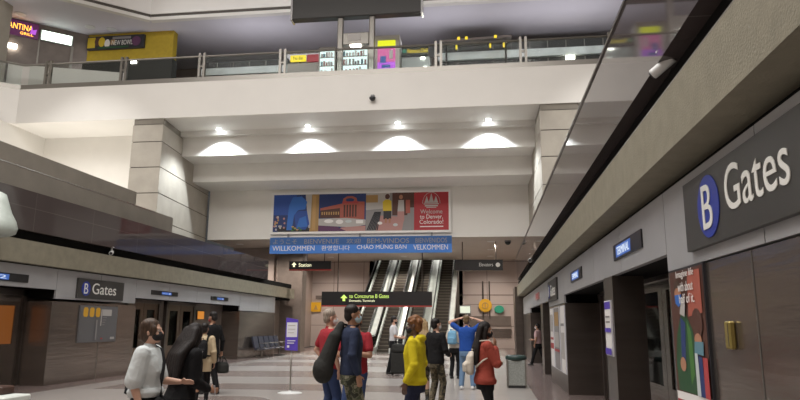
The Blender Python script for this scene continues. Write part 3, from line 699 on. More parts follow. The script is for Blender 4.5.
box('sign_board', 'yellow_paint', -12.6, -11.9, 45.86, 45.99, 2.45, 3.12, t); MB().mat('p_amber').prism([(-12.4, 45.86, 2.6), (-12.1, 45.86, 2.6), (-12.25, 45.86, 2.95)], (0, -.02, 0)).build('emblem', t)

# ---------------- escalators
def inc(y): return max(0., (y-36.7)*.577)
def escalator(xc, label):
    t = thing('escalator', label, 'escalator', (xc, 40, 0), 'escalators rising to the upper level')
    Y0, Y1 = 35.2, 49.
    mb = MB().mat('steel_dark')                                      # truss under the steps
    mb.prism([(xc-.44, 36.0, 0), (xc-.44, Y1, 0), (xc-.44, Y1, inc(Y1)-.25), (xc-.44, 37.2, 0.02)], (.88, 0, 0)); mb.build('truss', t)
    mb = MB().mat('step_metal')
    y = 36.7; k = 0
    while y < Y1-.4:
        z = inc(y)+.202
        mb.mat('step_metal').box(xc-.42, xc+.42, y, y+.36, z-.24, z); mb.mat('step_nose').box(xc-.42, xc+.42, y-.01, y+.05, z-.025, z+.004)
        y += .35
    mb.mat('step_metal').box(xc-.42, xc+.42, 35.9, 36.7, .01, .045)
    mb.build('steps', t)
    MB().mat('bright_steel').box(xc-.55, xc+.55, 35.1, 35.92, .005, .03).build('comb_plate', t)
    for s in (-1, 1):
        xa = xc+s*.44; xb = xc+s*.745
        prof = [(Y0+.25, 0), (Y0+.25, .30), (36.7, .34)] + [(Y1, inc(Y1)+.34), (Y1, inc(Y1)-.3), (37.2, 0)]
        mb = MB().mat('deck_metal').prism([(xa, p[0], p[1]) for p in prof], (xb-xa, 0, 0)); mb.build('side_deck', t)
        xg = xc+s*.50
        g = [(Y0+.1, .45), (Y0-.05, .62), (Y0+.05, .82), (Y0+.3, .93), (36.7, .95), (Y1, inc(Y1)+.95), (Y1, inc(Y1)+.3), (36.7, .31), (Y0+.3, .29)]
        gb = MB().mat('glass').prism([(xg-.006, p[0], p[1]) for p in g], (.012, 0, 0)).build('glass_balustrade', t)
        hr = [(xg, Y0+.3, .42), (xg, Y0-.02, .5), (xg, Y0-.12, .68), (xg, Y0, .88), (xg, Y0+.3, .98), (xg, 36.7, 1.0), (xg, Y1, inc(Y1)+1.0)]
        MB().mat('rubber').tube(hr, .03, 8).build('handrail', gb)
for x, l in ((-7.30, 'leftmost of the four escalators'), (-5.79, 'second escalator from the left, behind the hanging sign'), (-4.28, 'third escalator from the left, behind the man in yellow'), (-2.77, 'rightmost of the four escalators, beside the elevator sign')):
    escalator(x, l)

# ---------------- furniture on the floor
t = thing('waiting_chairs', 'row of dark waiting chairs on a beam along the left wall', 'chairs', (-10.7, 31.6, 0))
MB().mat('rail_steel').box(-10.75, -10.67, 29.9, 33.6, .34, .40).build('beam', t)
for y in (30.4, 33.1):
    l = MB().mat('rail_steel').box(-10.74, -10.68, y-.03, y+.03, .04, .35).box(-10.98, -10.35, y-.035, y+.035, 0, .05, .01).build('leg', t)
for i in range(5):
    y = 30.25+i*.76
    MB().mat('chair_blue').prism([(-10.92, y-.3, .42), (-10.40, y-.3, .45), (-10.36, y-.3, .42), (-10.38, y-.3, .39), (-10.92, y-.3, .36)], (0, .6, 0)).build('seat', t)
    MB().mat('chair_blue').prism([(-10.95, y-.3, .44), (-10.88, y-.3, .44), (-11.02, y-.3, .98), (-11.09, y-.3, .97)], (0, .6, 0)).build('backrest', t)
    if i < 5: MB().mat('rail_steel').tube([(-10.9, y+.38, .42), (-10.92, y+.38, .66), (-10.5, y+.38, .66), (-10.46, y+.38, .42)], .018, 6).build('armrest', t)
t = thing('trash_bin', 'square grey stone trash bin with a dark green top on the right', 'bin', (.71, 17.75, 0))
bx, byc = .72, 17.75
mb = MB().mat('bin_stone').box(bx-.23, bx+.23, byc-.23, byc+.23, .05, .70, .02).mat('rail_steel')
mb.build('body', t)
for a in (-1, 1):
    for b in (-1, 1): box('corner_post', 'rail_steel', bx+a*.235-.015, bx+a*.235+.015, byc+b*.235-.015, byc+b*.235+.015, 0.01, .72, t)
MB().mat('rubber').box(bx-.22, bx+.22, byc-.22, byc+.22, 0.0, .05).build('base', t)
MB().mat('bin_green').lathe([(.26, .70), (.28, .73), (.275, .79), (.24, .82), (.17, .82), (.15, .75), (.15, .73)], (bx, byc, 0), 28).build('lid', t)
t = thing('sign_stand', 'violet and white notice on a slim pole with an oval foot', 'sign', (-4.62, 15.2, 0))
MB().mat('white_plastic').lathe([(.24, 0.0), (.24, .012), (.20, .025), (.03, .035), (.025, .06)], (-4.62, 15.2, 0), 24, sx=1.2).build('foot', t)
MB().mat('rail_steel').tube([(-4.62, 15.2, .04), (-4.62, 15.2, 1.05)], .018).build('pole', t)
pn = None
p = [V(-4.77, 15.15, .985), V(-4.46, 15.15, .97), V(-4.47, 15.15, 1.69), V(-4.76, 15.15, 1.74)]
pn = MB().mat('violet').prism(p, (0, .02, 0)).build('sign_panel', t)
picture('printed_sheet', (-4.745, 15.148, 1.0), BW, UP, .27, .68, [('paper', rect(.02, .42, .98, .92)), ('p_lgrey', rect(.15, .8, .8, .83)), ('p_lgrey', rect(.15, .68, .8, .70)), ('p_lgrey', rect(.15, .56, .7, .58)), ('paper', rect(.12, .28, .85, .31)), ('paper', rect(.12, .20, .75, .23)), ('paper', rect(.12, .06, .32, .14))], pn)
t = thing('bench', 'low white stone bench at the bottom left corner', 'bench', (-7.7, 9.0, 0))
MB().mat('white_stone').box(-8.9, -6.85, 8.75, 9.3, .44, .535, .02).build('slab', t)
for x in (-8.5, -7.2): box('support', 'white_stone', x-.1, x+.1, 8.85, 9.2, 0, .44, t)
t = thing('leather_case', 'dark brown leather case lying on the white bench', 'bag', (-7.6, 9.15, .535))
MB().mat('brown_leather').box(-8.3, -7.12, 9.0, 9.28, .535, .655, .02).build('body', t)
MB().mat('black_plastic').tube([(-7.9, 8.99, .60), (-7.9, 8.95, .62), (-7.6, 8.95, .62), (-7.6, 8.99, .60)], .012, 6).build('handle', t)

# ---------------- balcony railing
t = thing('balcony_railing', 'glass and steel railing along the upper balcony', 'railing', (-6, 26.9, 12.55))
ry = 26.9
MB().mat('rail_steel').box(-22.1, 8, ry-.10, ry+.10, 12.56, 12.80).prism([(-22.1, ry-.1, 12.56), (-25.2, 24.6, 12.56), (-25.2, 24.8, 12.56), (-22.1, ry+.1, 12.56)], (0, 0, .24)).build('base_rail', t)
MB().mat('rail_steel').tube([(-24.9, 24.75, 13.85), (-22.1, ry, 13.85), (8, ry, 13.85)], .055, 8).build('handrail', t)
px = [-20.8, -16.9, -13.0, -9.1, -1.95, 1.75, 5.5]
for i, x in enumerate(px):
    m = MB().mat('rail_steel').box(x-.17, x-.06, ry-.07, ry+.07, 12.80, 14.0).box(x+.06, x+.17, ry-.07, ry+.07, 12.80, 14.0)
    m.box(x-.17, x+.17, ry-.05, ry+.05, 13.3, 13.38); m.build('post', t)
for a, b in zip([-22.0]+px, px+[8]):
    a += .19; b -= .19
    if b > a: box('glass_pane', 'glass', a, b, ry-.008, ry+.008, 12.80, 13.8, t)
MB().mat('glass').prism([(-22.15, ry-.05, 12.80), (-24.85, 24.75, 12.80), (-24.85, 24.75, 13.8), (-22.15, ry-.05, 13.8)], (.01, -.01, 0)).build('glass_pane', t)
# ---------------- upper floor shops
FA = V(-26, 27.0, 0); FB = V(-21.4, 30.9, 0); FD = (FB-FA).normalized(); FN = V(FD.y, -FD.x, 0)
def slant(x0, x1, z0, z1, mat, nm, t, out=.06, back=-.02):
    """a panel on the slanting shop front between world x0 and x1"""
    a = FA+FD*((x0-FA.x)/FD.x); b = FA+FD*((x1-FA.x)/FD.x)
    return MB().mat(mat).prism([tuple(p)[:2]+(z0,) for p in (a+FN*out, b+FN*out, b-FN*back, a-FN*back)], (0, 0, z1-z0)).build(nm, t)
t = thing('shop_sign', 'purple shop sign with glowing orange letters at the upper left', 'sign', (-24.2, 28.4, 16.3))
slant(-25.2, -23.42, 16.3, 17.1, 'sign_purple', 'sign_board', t, .12)
a = FA+FD*((-24.62-FA.x)/FD.x)+FN*.125
text('lettering', 'CANTINA', 'sign_orange', (a.x, a.y, 16.62), FD, UP, 1.30, .32, t, .02)
text('lettering', 'GRILL', 'sign_orange', (a.x+.75*FD.x, a.y+.75*FD.y, 16.38), FD, UP, .6, .14, t, .02)
q = FA+FD*((-23.62-FA.x)/FD.x)+FN*.13
MB().mat('kiosk_violet').prism([tuple(q+FD*u)[:2]+(z,) for u, z in ((-.12, 16.5), (.14, 16.5), (.18, 16.8), (.0, 16.72), (-.06, 16.95))], tuple(FN*.02)).build('emblem', t)
t = thing('light_panel', 'bright white lit panel over a shop counter at the upper left', 'light', (-22.8, 29.7, 16.4))
slant(-23.3, -22.2, 16.35, 16.85, 'sign_green_white', 'lit_face', t, .14); slant(-23.35, -22.15, 16.3, 16.9, 'grey_plastic', 'frame', t, .10); slant(-23.38, -23.32, 14.7, 16.3, 'rail_steel', 'post', t, .1); slant(-22.2, -22.1, 14.7, 16.3, 'rail_steel', 'post', t, .1)
t = thing('shop_counter', 'dark shop counter with a lit screen under the purple sign', 'counter', (-23.4, 28.9, 12.55))
slant(-25.4, -22.0, 12.4, 14.6, 'stone_dark', 'front', t, .5, -.02); slant(-24.5, -24.1, 15.55, 15.75, 'lamp_white', 'lamp', t, .2); pass
t = thing('food_sign', 'dark sign with food pictures and white letters on the yellow shop front', 'sign', (-19.7, 30.6, 16.3))
box('sign_board', 'p_black', -21.5, -18.2, 30.58, 30.74, 16.25, 17.0, t)
picture('printed_picture', (-21.5, 30.575, 16.27), BW, UP, 3.26, .71, [('p_yellow', rect(0, .1, .14, .95)), ('p_brown', oval(.19, .6, .06, .36)), ('p_yellow', oval(.26, .55, .06, .4)), ('p_white', oval(.36, .4, .05, .36)), ('p_gold', rect(.42, .3, .50, .7)), ('p_green', rect(.2, 0, .75, .16)), ('p_grey', rect(.45, .72, .78, .92)), ('p_plum', oval(.88, .5, .08, .4))], t)
text('lettering', 'NEW BOWL', 'letter_white', (-20.05, 30.565, 16.44), BW, UP, 1.2, .28, t)
def booth(nm, x0, x1, y0, y1, z1, body, label, cat):
    t = thing(nm, label, cat, ((x0+x1)/2, (y0+y1)/2, 12.55)); box('body', body, x0, x1, y0, y1, 12.55, z1, t); return t
for x0, x1, l in ((-8.05, -7.33, 'narrow lit glass display case left of the post on the balcony'), (-6.92, -5.66, 'wide lit glass display case between the two posts on the balcony')):
    t = booth('display_case', x0-.08, x1+.06, 29.5, 30.2, 15.2, 'rail_steel', l, 'case')
    box('lit_face', 'case_white', x0, x1, 29.47, 29.5, 12.9, 15.0, t)
    m = MB().mat('rail_steel')
    for z in (13.7, 14.15, 14.6): m.box(x0, x1, 29.43, 29.47, z, z+.04)
    sf = m.build('shelf', t)
    rr_ = random.Random(int(x0*10)); m = MB()
    for z in (13.74, 14.19, 14.64):
        xx = x0+.06
        while xx < x1-.12:
            m.mat(rr_.choice(['p_teal', 'p_grey', 'p_lgrey', 'p_white', 'p_rose'])).box(xx, xx+.09, 29.40, 29.46, z, z+rr_.uniform(.14, .3)); xx += rr_.uniform(.11, .2)
    m.build('goods', sf)
t = booth('vending_machine', -5.42, -4.06, 29.5, 30.4, 15.66, 'white_paint', 'tall vending machine with a yellow top and a pink and violet front', 'vending machine')
box('header', 'kiosk_yellow', -5.14, -4.26, 29.46, 29.5, 15.02, 15.38, t)
m = MB(); m.mat('kiosk_pink').box(-5.14, -4.26, 29.47, 29.5, 14.25, 14.98); m.mat('kiosk_violet').box(-5.14, -4.26, 29.47, 29.5, 12.9, 14.25); fp = m.build('front_panel', t)
m = MB().mat('kiosk_blue').box(-5.0, -4.72, 29.44, 29.47, 14.2, 14.55).box(-4.92, -4.5, 29.44, 29.47, 13.95, 14.1).mat('p_plum').box(-4.85, -4.6, 29.44, 29.47, 13.7, 13.9); m.mat('p_white').box(-4.55, -4.38, 29.44, 29.47, 14.4, 14.85); m.build('product_picture', fp)
t = booth('shop_counter', -4.0, -2.6, 30.0, 30.8, 14.65, 'p_pale', 'pale shop counter under a black sign with yellow letters', 'counter')
box('sign_board', 'sign_black', -4.02, -2.66, 29.9, 30.05, 14.72, 15.2, t); text('lettering', 'Famous Deli', 'sign_yellow', (-3.7, 29.895, 14.84), BW, UP, 1.0, .22, t); MB().mat('green_paint').lathe([(.1, 0), (.1, .02)], (-3.86, 29.89, 14.95), 16, 'y').build('emblem', t)
MB().mat('lamp_white').box(-3.05, -2.85, 29.95, 29.99, 14.55, 14.62).box(-2.9, -2.75, 29.95, 29.99, 14.05, 14.12).build('lamp', t)
t = booth('shop_counter', -9.9, -8.3, 30.0, 30.8, 14.62, 'p_lgrey', 'grey shop counter under the small yellow and red lit signs', 'counter')
box('yellow_sign', 'sign_yellow', -9.72, -8.92, 29.9, 30.0, 14.7, 15.02, t); box('red_sign', 'sign_red', -8.85, -8.2, 29.9, 30.0, 14.66, 15.03, t); text('lettering', 'Tea Bar', 'sign_black', (-9.6, 29.895, 14.78), BW, UP, .56, .16, t)
box('canopy', 'steel_dark', -10.0, -8.16, 29.92, 30.6, 15.1, 15.24, t)
t = thing('overhead_sign', 'huge dark overhead sign on two steel posts above the balcony', 'sign', (-5.8, 27.5, 12.55))
MB().mat('sign_dark').box(-8.95, -2.72, 27.4, 27.85, 15.72, 17.15, .04).build('sign_box', t)
for x in (-8.98, -2.78): box('end_trim', 'bright_steel', x, x+.09, 27.36, 27.9, 15.68, 17.15, t)
for x in (-6.72, -5.22): MB().mat('rail_steel').box(x, x+.26, 27.5, 27.75, 12.55, 15.72, .03).build('post', t)
MB().mat('rail_steel').box(-6.46, -5.22, 27.52, 27.72, 14.35, 14.95, .03).build('cross_panel', t)
box('screen', 'p_lgrey', -6.2, -5.6, 27.49, 27.52, 14.55, 14.88, t); box('lamp', 'lamp_white', -6.1, -5.6, 27.5, 27.7, 14.29, 14.35, t)
t = thing('slanted_canopy', 'thin dark canopy with yellow lights at the right of the balcony', 'canopy', (-.4, 32, 15.4))
MB().mat('steel_dark').prism([(-2.2, 31.6, 16.12), (1.5, 31.6, 16.22), (1.5, 31.6, 16.34), (-2.2, 31.6, 16.24)], (0, .8, 0)).build('roof_panel', t)
for x in (-1.9, 1.2): MB().mat('steel_dark').tube([(x, 32, 12.55), (x, 32, 16.15)], .05).build('post', t)
for x in (-1.3, -.9, .6): MB().mat('sign_yellow').box(x, x+.14, 31.56, 31.6, 16.2, 16.35).build('lamp', t)
for x in (-1.4, .35, 1.05): MB().mat('sign_yellow').box(x, x+.09, 31.7, 31.8, 15.75, 16.0).build('lamp', t)
t = thing('glazed_shop', 'dark glazed shop front with a pale metal band behind the railing at right', 'shop', (1.5, 33, 12.55))
box('wall', 'sign_dark', -2.4, 9, 32.8, 33.2, 12.55, 16.6, t); MB().mat('deck_metal').box(-2.4, 9, 32.6, 32.8, 15.52, 15.95).build('metal_band', t)
for i in range(11): MB().mat('rail_steel').box(-2.3+i*.95, -2.26+i*.95, 32.74, 32.8, 12.7, 16.55).build('mullion', t)
box('lamp', 'lamp_white', 4.3, 4.75, 32.5, 32.6, 15.25, 15.42, t)
t = thing('service_counter', 'long dark service counter with a pale band behind the railing left of the posts', 'counter', (-13, 33, 12.55))
box('wall', 'sign_dark', -16.0, -10.2, 32.8, 33.2, 12.55, 16.15, t); MB().mat('deck_metal').box(-16, -10.2, 32.6, 32.8, 15.3, 15.7).build('metal_band', t)
for i in range(7): MB().mat('rail_steel').box(-15.9+i*.95, -15.86+i*.95, 32.74, 32.8, 12.7, 16.1).build('mullion', t)
t = thing('shop_table', 'dark counter with small lamps before the yellow shop front', 'counter', (-18, 30.2, 12.55))
box('front', 'sign_dark', -21.2, -16.1, 29.9, 30.4, 12.55, 15.2, t); MB().mat('lamp_white').box(-18.4, -18.1, 29.86, 29.9, 15.02, 15.14).build('lamp', t)
# ---------------- lamps
def downlight(loc, r, mat, label, group, drop=0.):
    t = thing('downlight', label, 'lamp', loc, group)
    x, y, z = loc
    MB().mat('white_plastic').lathe([(r*1.0, -.01), (r*1.3, -.015), (r*1.3, .0)], loc, 18).build('rim', t)
    MB().mat(mat).lathe([(.001, -drop-.008), (r*.6, -drop*.9-.008), (r, -.008)], loc, 18).build('bulb', t)
SIDE = {-14.0: 'far left', -10.5: 'left', -5.5: 'middle', .25: 'right'}
for j, y in enumerate((35.2, 39., 42.8)):
    for x in (-14.0, -10.5, -5.5, .25):
        downlight((x, y, 6.05), .17, 'lamp_white', '%s round lamp in the %s row under the tan soffit' % (SIDE[x], ('front', 'middle', 'back')[j]), 'downlights under the tan soffit')
for x, n in ((-12.75, 'leftmost'), (-8.32, 'second from left'), (-3.99, 'third from left'), (.2, 'rightmost')):
    downlight((x, 28.62, 10.85), .12, 'spot_white', '%s lamp under the balcony washing the stepped wall' % n, 'wall washers under the balcony', .07)
for x, y, l in ((-23.6, 28.0, 'round lamp in the upper ceiling above the purple sign'), (-20.9, 29.8, 'round lamp in the upper ceiling above the food sign'), (-19.9, 30.2, 'small round lamp in the upper ceiling right of the food sign lamp')):
    downlight((x, y, 17.19), .2, 'lamp_white', l, 'lamps in the upper ceiling')
t = thing('lit_notice', 'small orange lit notice on the left recess wall beside the man in black', 'sign', (-12.0, 26.3, 1.75))
box('casing', 'steel_dark', -12.05, -12.0, 25.95, 26.65, 1.72, 2.12, t); box('lit_face', 'amber_sign', -12.0, -11.99, 26.0, 26.6, 1.76, 2.08, t)
# ------------------------------------------------------------------ people
def p_capsule(bm, p0, p1, r0, r1, seg=12, flat=1., fax=None):
    p0 = Vector(p0); p1 = Vector(p1); d = (p1-p0); L = d.length
    if L < 1e-5: d = V(0, 0, 1); L = 1e-5
    d.normalize()
    a = (fax if fax is not None else (V(0, 1, 0) if abs(d.y) < .9 else V(1, 0, 0)))
    a = (a-d*a.dot(d)).normalized(); b = d.cross(a)
    rings = []
    for t in (-1, -.86, -.5): rings.append((p0+d*(r0*t), r0*math.sqrt(max(0, 1-t*t))))
    rings += [(p0, r0), (p1, r1)]
    for t in (.5, .86, 1): rings.append((p1+d*(r1*t), r1*math.sqrt(max(0, 1-t*t))))
    vs = []
    for c, r in rings:
        r = max(r, 1e-4); vs.append([bm.verts.new(c+a*(r*flat*math.cos(2*PI*k/seg))+b*(r*math.sin(2*PI*k/seg))) for k in range(seg)])
    for i in range(len(vs)-1):
        for k in range(seg): bm.faces.new((vs[i][k], vs[i][(k+1) % seg], vs[i+1][(k+1) % seg], vs[i+1][k]))
    bm.faces.new(vs[0][::-1]); bm.faces.new(vs[-1])
def p_ell(bm, c, rx, ry, rz, M=None, seg=16):
    m = Matrix.Translation(Vector(c)) @ (M.to_4x4() if M else Matrix()) @ Matrix.Diagonal((rx, ry, rz, 1))
    bmesh.ops.create_uvsphere(bm, u_segments=seg, v_segments=seg*2//3, radius=1, matrix=m)
def p_loft(bm, secs, F, seg=20):
    vs = []
    for z, rx, ry, yo in secs: vs.append([bm.verts.new(F(V(rx*math.copysign(abs(math.cos(a))**.85, math.cos(a)), yo+ry*math.copysign(abs(math.sin(a))**.85, math.sin(a)), z))) for a in [2*PI*k/seg for k in range(seg)]])
    for i in range(len(vs)-1):
        for k in range(seg): bm.faces.new((vs[i][k], vs[i][(k+1) % seg], vs[i+1][(k+1) % seg], vs[i+1][k]))
    bm.faces.new(vs[0][::-1]); bm.faces.new(vs[-1])
def p_merge(bm, name, mat, parent, voxel=.011, smooth=3, label=None):
    """overlapping closed volumes -> ONE continuous smooth mesh, a child of parent"""
    bmesh.ops.recalc_face_normals(bm, faces=bm.faces[:])
    me = bpy.data.meshes.new('t'); bm.to_mesh(me); bm.free()
    o = link(bpy.data.objects.new('t', me))
    r = o.modifiers.new('r', 'REMESH'); r.mode = 'VOXEL'; r.voxel_size = voxel
    s = o.modifiers.new('s', 'SMOOTH'); s.iterations = smooth; s.factor = .5
    dg = bpy.context.evaluated_depsgraph_get(); dg.update()
    m2 = bpy.data.meshes.new_from_object(o.evaluated_get(dg)); bpy.data.objects.remove(o); bpy.data.meshes.remove(me)
    m2.name = name
    m2.materials.clear(); m2.materials.append(MAT[mat])
    for p in m2.polygons: p.use_smooth = True
    o = link(bpy.data.objects.new(name, m2)); o.parent = parent; BASE[o.name] = BASE[parent.name]
    if label: o['label'] = label
    return o
def hand(bm, w, d, n, side, curl=.5, s=1.):
    """palm, four fingers of unequal length bending towards n, thumb from the side of the palm"""
    w = Vector(w); d = Vector(d).normalized(); n = Vector(n); n = (n-d*n.dot(d)).normalized(); x = d.cross(n)*side
    p_capsule(bm, w-d*.015*s, w+d*.075*s, .026*s, .032*s, 10, .55, n)
    p_capsule(bm, w+d*.03*s+x*.02*s, w+d*.078*s+x*.022*s, .018*s, .016*s, 8, .8, n); p_capsule(bm, w+d*.03*s-x*.02*s, w+d*.076*s-x*.022*s, .018*s, .016*s, 8, .8, n)
    for i, (o, L) in enumerate(((.030, .070), (.010, .080), (-.010, .075), (-.029, .058))):
        p = w+d*.078*s+x*o*s; ang = curl*(.45+.12*i); q = p
        for k, f in enumerate((.46, .30, .24)):
            dd = d*math.cos(ang)+n*math.sin(ang); e = q+dd*L*f*s
            p_capsule(bm, q, e, (.0092-.0008*k)*s, (.0086-.0009*k)*s, 8); q = e; ang += curl*.65
    p = w+d*.018*s+x*.026*s; t1 = p+(d*.55+x*.75+n*.25).normalized()*.042*s; t2 = t1+(d*.85+x*.25+n*.35).normalized()*.030*s
    p_capsule(bm, p, t1, .0125*s, .0105*s, 8); p_capsule(bm, t1, t2, .0105*s, .008*s, 8)
def person(label, x, y, heading, H, skin, female=False, build=1., lean=0., twist=0., head_yaw=0., head_pitch=0., hair=None, hair_style='short', hair_fall=1., mask='mask_black',
           top='c_black', sleeve='long', hem=.90, bottom='c_dark', shoes='shoe_black', arms=None, feet=None, skirt=False, hood=False, cap=None, loose=0., backpack=None, vox=.0085, top_name='shirt', bottom_name='trousers'):
    """figure in its own frame: x right, y forward, z up; heading 0 looks down the hall (+Y), -90 degrees to the right of the picture"""
    t = thing('person', label, 'person', (x, y, 0), 'people in the station hall', rz=math.radians(heading)); BASE[t.name] = V(0, 0, 0)
    k = H/1.76
    t.scale = (k, k, k)
    piv = V(0, 0, .95); RT = Matrix.Rotation(math.radians(twist), 3, 'Z') @ Matrix.Rotation(-math.radians(lean), 3, 'X')
    T = lambda p: piv+RT @ (Vector(p)-piv)
    b = build; sw = (.165 if female else .185)*b; g = .012+loose
    # skeleton
    sh = {s: T((s*sw, 0, 1.42)) for s in (-1, 1)}; hip = {s: V(s*.088*b, 0, .92) for s in (-1, 1)}
    nk = T((0, .0, 1.49)); hc = T((0, .018, 1.635))
    RH = RT @ Matrix.Rotation(math.radians(head_yaw), 3, 'Z') @ Matrix.Rotation(-math.radians(head_pitch), 3, 'X')
    Hd = lambda *p: hc+RH @ V(*p)
    arms = arms or {}
    A = {}
    for s in (-1, 1):
        e, w_, hd, hn, cu = arms.get(s, ((s*(sw+.06), -.03, 1.13), (s*(sw+.07), .05, .885), (0, .12, -1), (-s, 0, 0), .5))
        e = Vector(e); w_ = Vector(w_)
        u = (e-sh[s]).normalized(); e = sh[s]+u*.29; f = (w_-e).normalized(); w_ = e+f*.245
        A[s] = (e, w_, Vector(hd) if hd is not None else f, Vector(hn), cu)
    feet = feet or {-1: (-.10, -.03, 0), 1: (.10, .05, 0)}
    Lg = {}
    for s in (-1, 1):
        fx, fy, ty = feet[s]
        ank = V(fx, fy, .085); mid = (hip[s]+ank)/2; dist = (ank-hip[s]).length
        bend = math.sqrt(max(0, .425**2-(dist/2)**2)); kn = mid+V(0, min(bend, .10)+.012, 0)
        td = Matrix.Rotation(math.radians(ty), 3, 'Z') @ V(0, 1, 0); Lg[s] = (kn, ank, td)
    if female: tor = [(.84, .165, .12, -.01), (.93, .172, .125, -.012), (1.03, .145, .105, 0), (1.12, .128, .098, .0), (1.24, .148, .118, .018), (1.34, .155, .108, .008), (1.42, .150, .085, 0), (1.47, .09, .065, 0), (1.50, .052, .055, 0)]
    else: tor = [(.84, .158, .115, 0), (.93, .165, .12, 0), (1.03, .155, .112, 0), (1.14, .158, .112, .005), (1.27, .178, .122, .01), (1.37, .185, .112, 0), (1.43, .165, .088, -.005), (1.475, .10, .068, 0), (1.51, .058, .058, 0)]
    def blend(p):                       # the waist bends smoothly
        f = min(1, max(0, (p.z-.88)/.25)); q = T(p); return p.lerp(q, f)
    def torso(bm, z0, z1, gr, wide=1.):
        secs = [(z, rx*b*wide+gr, ry*b*wide+gr, yo) for z, rx, ry, yo in tor]
        def at(z):
            for u, v in zip(secs[:-1], secs[1:]):
                if u[0] <= z <= v[0]:
                    f = (z-u[0])/(v[0]-u[0]); return tuple(u[i]+(v[i]-u[i])*f for i in range(4))
            return secs[0] if z < secs[0][0] else secs[-1]
        L = [at(z0)]; L[0] = (z0,)+L[0][1:]
        L += [q for q in secs if z0 < q[0] < z1]; q = at(z1); L.append((z1,)+q[1:])
        p_loft(bm, L, blend)
    # ---- body: one continuous surface
    bm = bmesh.new()
    torso(bm, .84, 1.51, -.012)
    p_capsule(bm, nk-V(0, 0, .04), hc+RH @ V(0, -.012, -.05), .056*(.9 if female else 1), .052*(.9 if female else 1))
    p_ell(bm, Hd(0, -.012, .032), .074, .093, .088, RH); p_ell(bm, Hd(0, .022, -.035), .060, .070, .085, RH); p_ell(bm, Hd(0, .058, -.092), .030, .028, .026, RH)
    p_capsule(bm, Hd(0, .088, .012), Hd(0, .108, -.028), .010, .0145, 8); p_capsule(bm, Hd(-.035, .077, .022), Hd(.035, .077, .022), .013, .013, 8)
    p_ell(bm, Hd(0, .085, -.062), .022, .012, .008, RH, 10)
    for s in (-1, 1): p_ell(bm, Hd(s*.077, -.008, -.012), .010, .021, .032, RH, 10); p_ell(bm, Hd(s*.042, .066, -.03), .02, .02, .018, RH, 10)
    for s in (-1, 1):
        e, w_, hd, hn, cu = A[s]
        p_ell(bm, sh[s]+V(-s*.012, 0, -.01), .055*b, .055*b, .055*b)
        p_capsule(bm, sh[s], e, .047*b, .040*b); p_capsule(bm, e, e.lerp(w_, .35), .040*b, .041*b); p_capsule(bm, e.lerp(w_, .35), w_, .041*b, .026)
        hand(bm, w_+(w_-e).normalized()*.012, hd, hn, s, cu, .92 if female else 1.)
        kn, ank, td = Lg[s]
        p_capsule(bm, hip[s], kn, .082*b, .055); p_capsule(bm, kn, kn.lerp(ank, .35)+V(0, -.012, 0), .055, .055); p_capsule(bm, kn.lerp(ank, .35)+V(0, -.012, 0), ank, .055, .036)
        p_capsule(bm, ank+V(0, 0, -.045)-td*.03, ank+V(0, 0, -.055)+td*.13, .036, .028)
    p_merge(bm, 'body', skin, t, vox, 3)
    # ---- eyes
    for s in (-1, 1):
        m = MB(); c = Hd(s*.031, .077, .006)
        def ball(c, r, mat):
            m.mat(mat).lathe([(.0005, -r), (r*.7, -r*.7), (r, 0), (r*.7, r*.7), (.0005, r)], c, 10)
        ball(c, .0125, 'eye_white'); ball(c+RH @ V(0, .0085, 0), .0062, 'eye_dark')
        m.build('eye', t, local=True)
    # ---- face mask
    if mask:
        bm = bmesh.new()
        p_ell(bm, Hd(0, .050, -.052), .063, .062, .052, RH); p_ell(bm, Hd(0, .078, -.035), .034, .040, .036, RH)
        for s in (-1, 1): p_capsule(bm, Hd(s*.058, .06, -.03), Hd(s*.081, -.005, -.002), .004, .004, 6); p_capsule(bm, Hd(s*.056, .05, -.07), Hd(s*.080, -.01, -.03), .004, .004, 6)
        p_merge(bm, 'face_mask', mask, t, .007, 2)
    # ---- hair
    if hair:
        bm = bmesh.new()
        if hair_style in ('short', 'long', 'bun', 'afro', 'curly'):
            p_ell(bm, Hd(0, -.024, .052), .084, .098, .086, RH); p_ell(bm, Hd(0, -.055, -.01), .078, .062, .082, RH)
            if hair_style in ('afro', 'curly'):
                rq = random.Random(3)
                for q in range(46):
                    a = rq.uniform(0, 2*PI); h = rq.uniform(-.1, 1); cc = math.sqrt(max(0, 1-h*h)); v = V(cc*math.cos(a)*.086, cc*math.sin(a)*.10-.02, h*.09+.052)
                    if v.y > .07 and v.z < .06: continue
                    p_ell(bm, Hd(*(v*.93)), .024, .024, .022, None, 8)
            if hair_style == 'bun':
                p_ell(bm, Hd(0, -.108, -.045), .036, .034, .045, RH); p_ell(bm, Hd(0, -.06, -.04), .070, .060, .075, RH)
                for s in (-1, 1): p_ell(bm, Hd(s*.060, .012, .012), .026, .062, .060, RH)
            if hair_style == 'long':
                for s in (-1, 1):
                    p_capsule(bm, Hd(s*.066, .0, .03), Hd(s*.072, -.01, -.12), .032, .036); p_capsule(bm, Hd(s*.072, -.01, -.12), T((s*.085, .0, 1.33)), .036, .034)
                for q in range(5):
                    o = -.08+.04*q; F_ = hair_fall; pts = [(Hd(o*.8, -.078, .03), .045), (Hd(o*(.4+.6*F_), -.098, -.12), .043), (T((o*1.1*F_, -.135-.03*(F_-1), 1.38)), .044*F_), (T((o*1.15*F_*F_, -.150-.06*(F_-1)-.01*(q % 2), 1.21-.16*(F_-1)-.03*(q % 3))), .028*F_)]
                    for (a_, ra), (b_, rb) in zip(pts[:-1], pts[1:]): p_capsule(bm, a_, b_, ra, rb)
        p_merge(bm, 'hair', hair, t, .0095, 2 if hair_fall == 1 else 7)
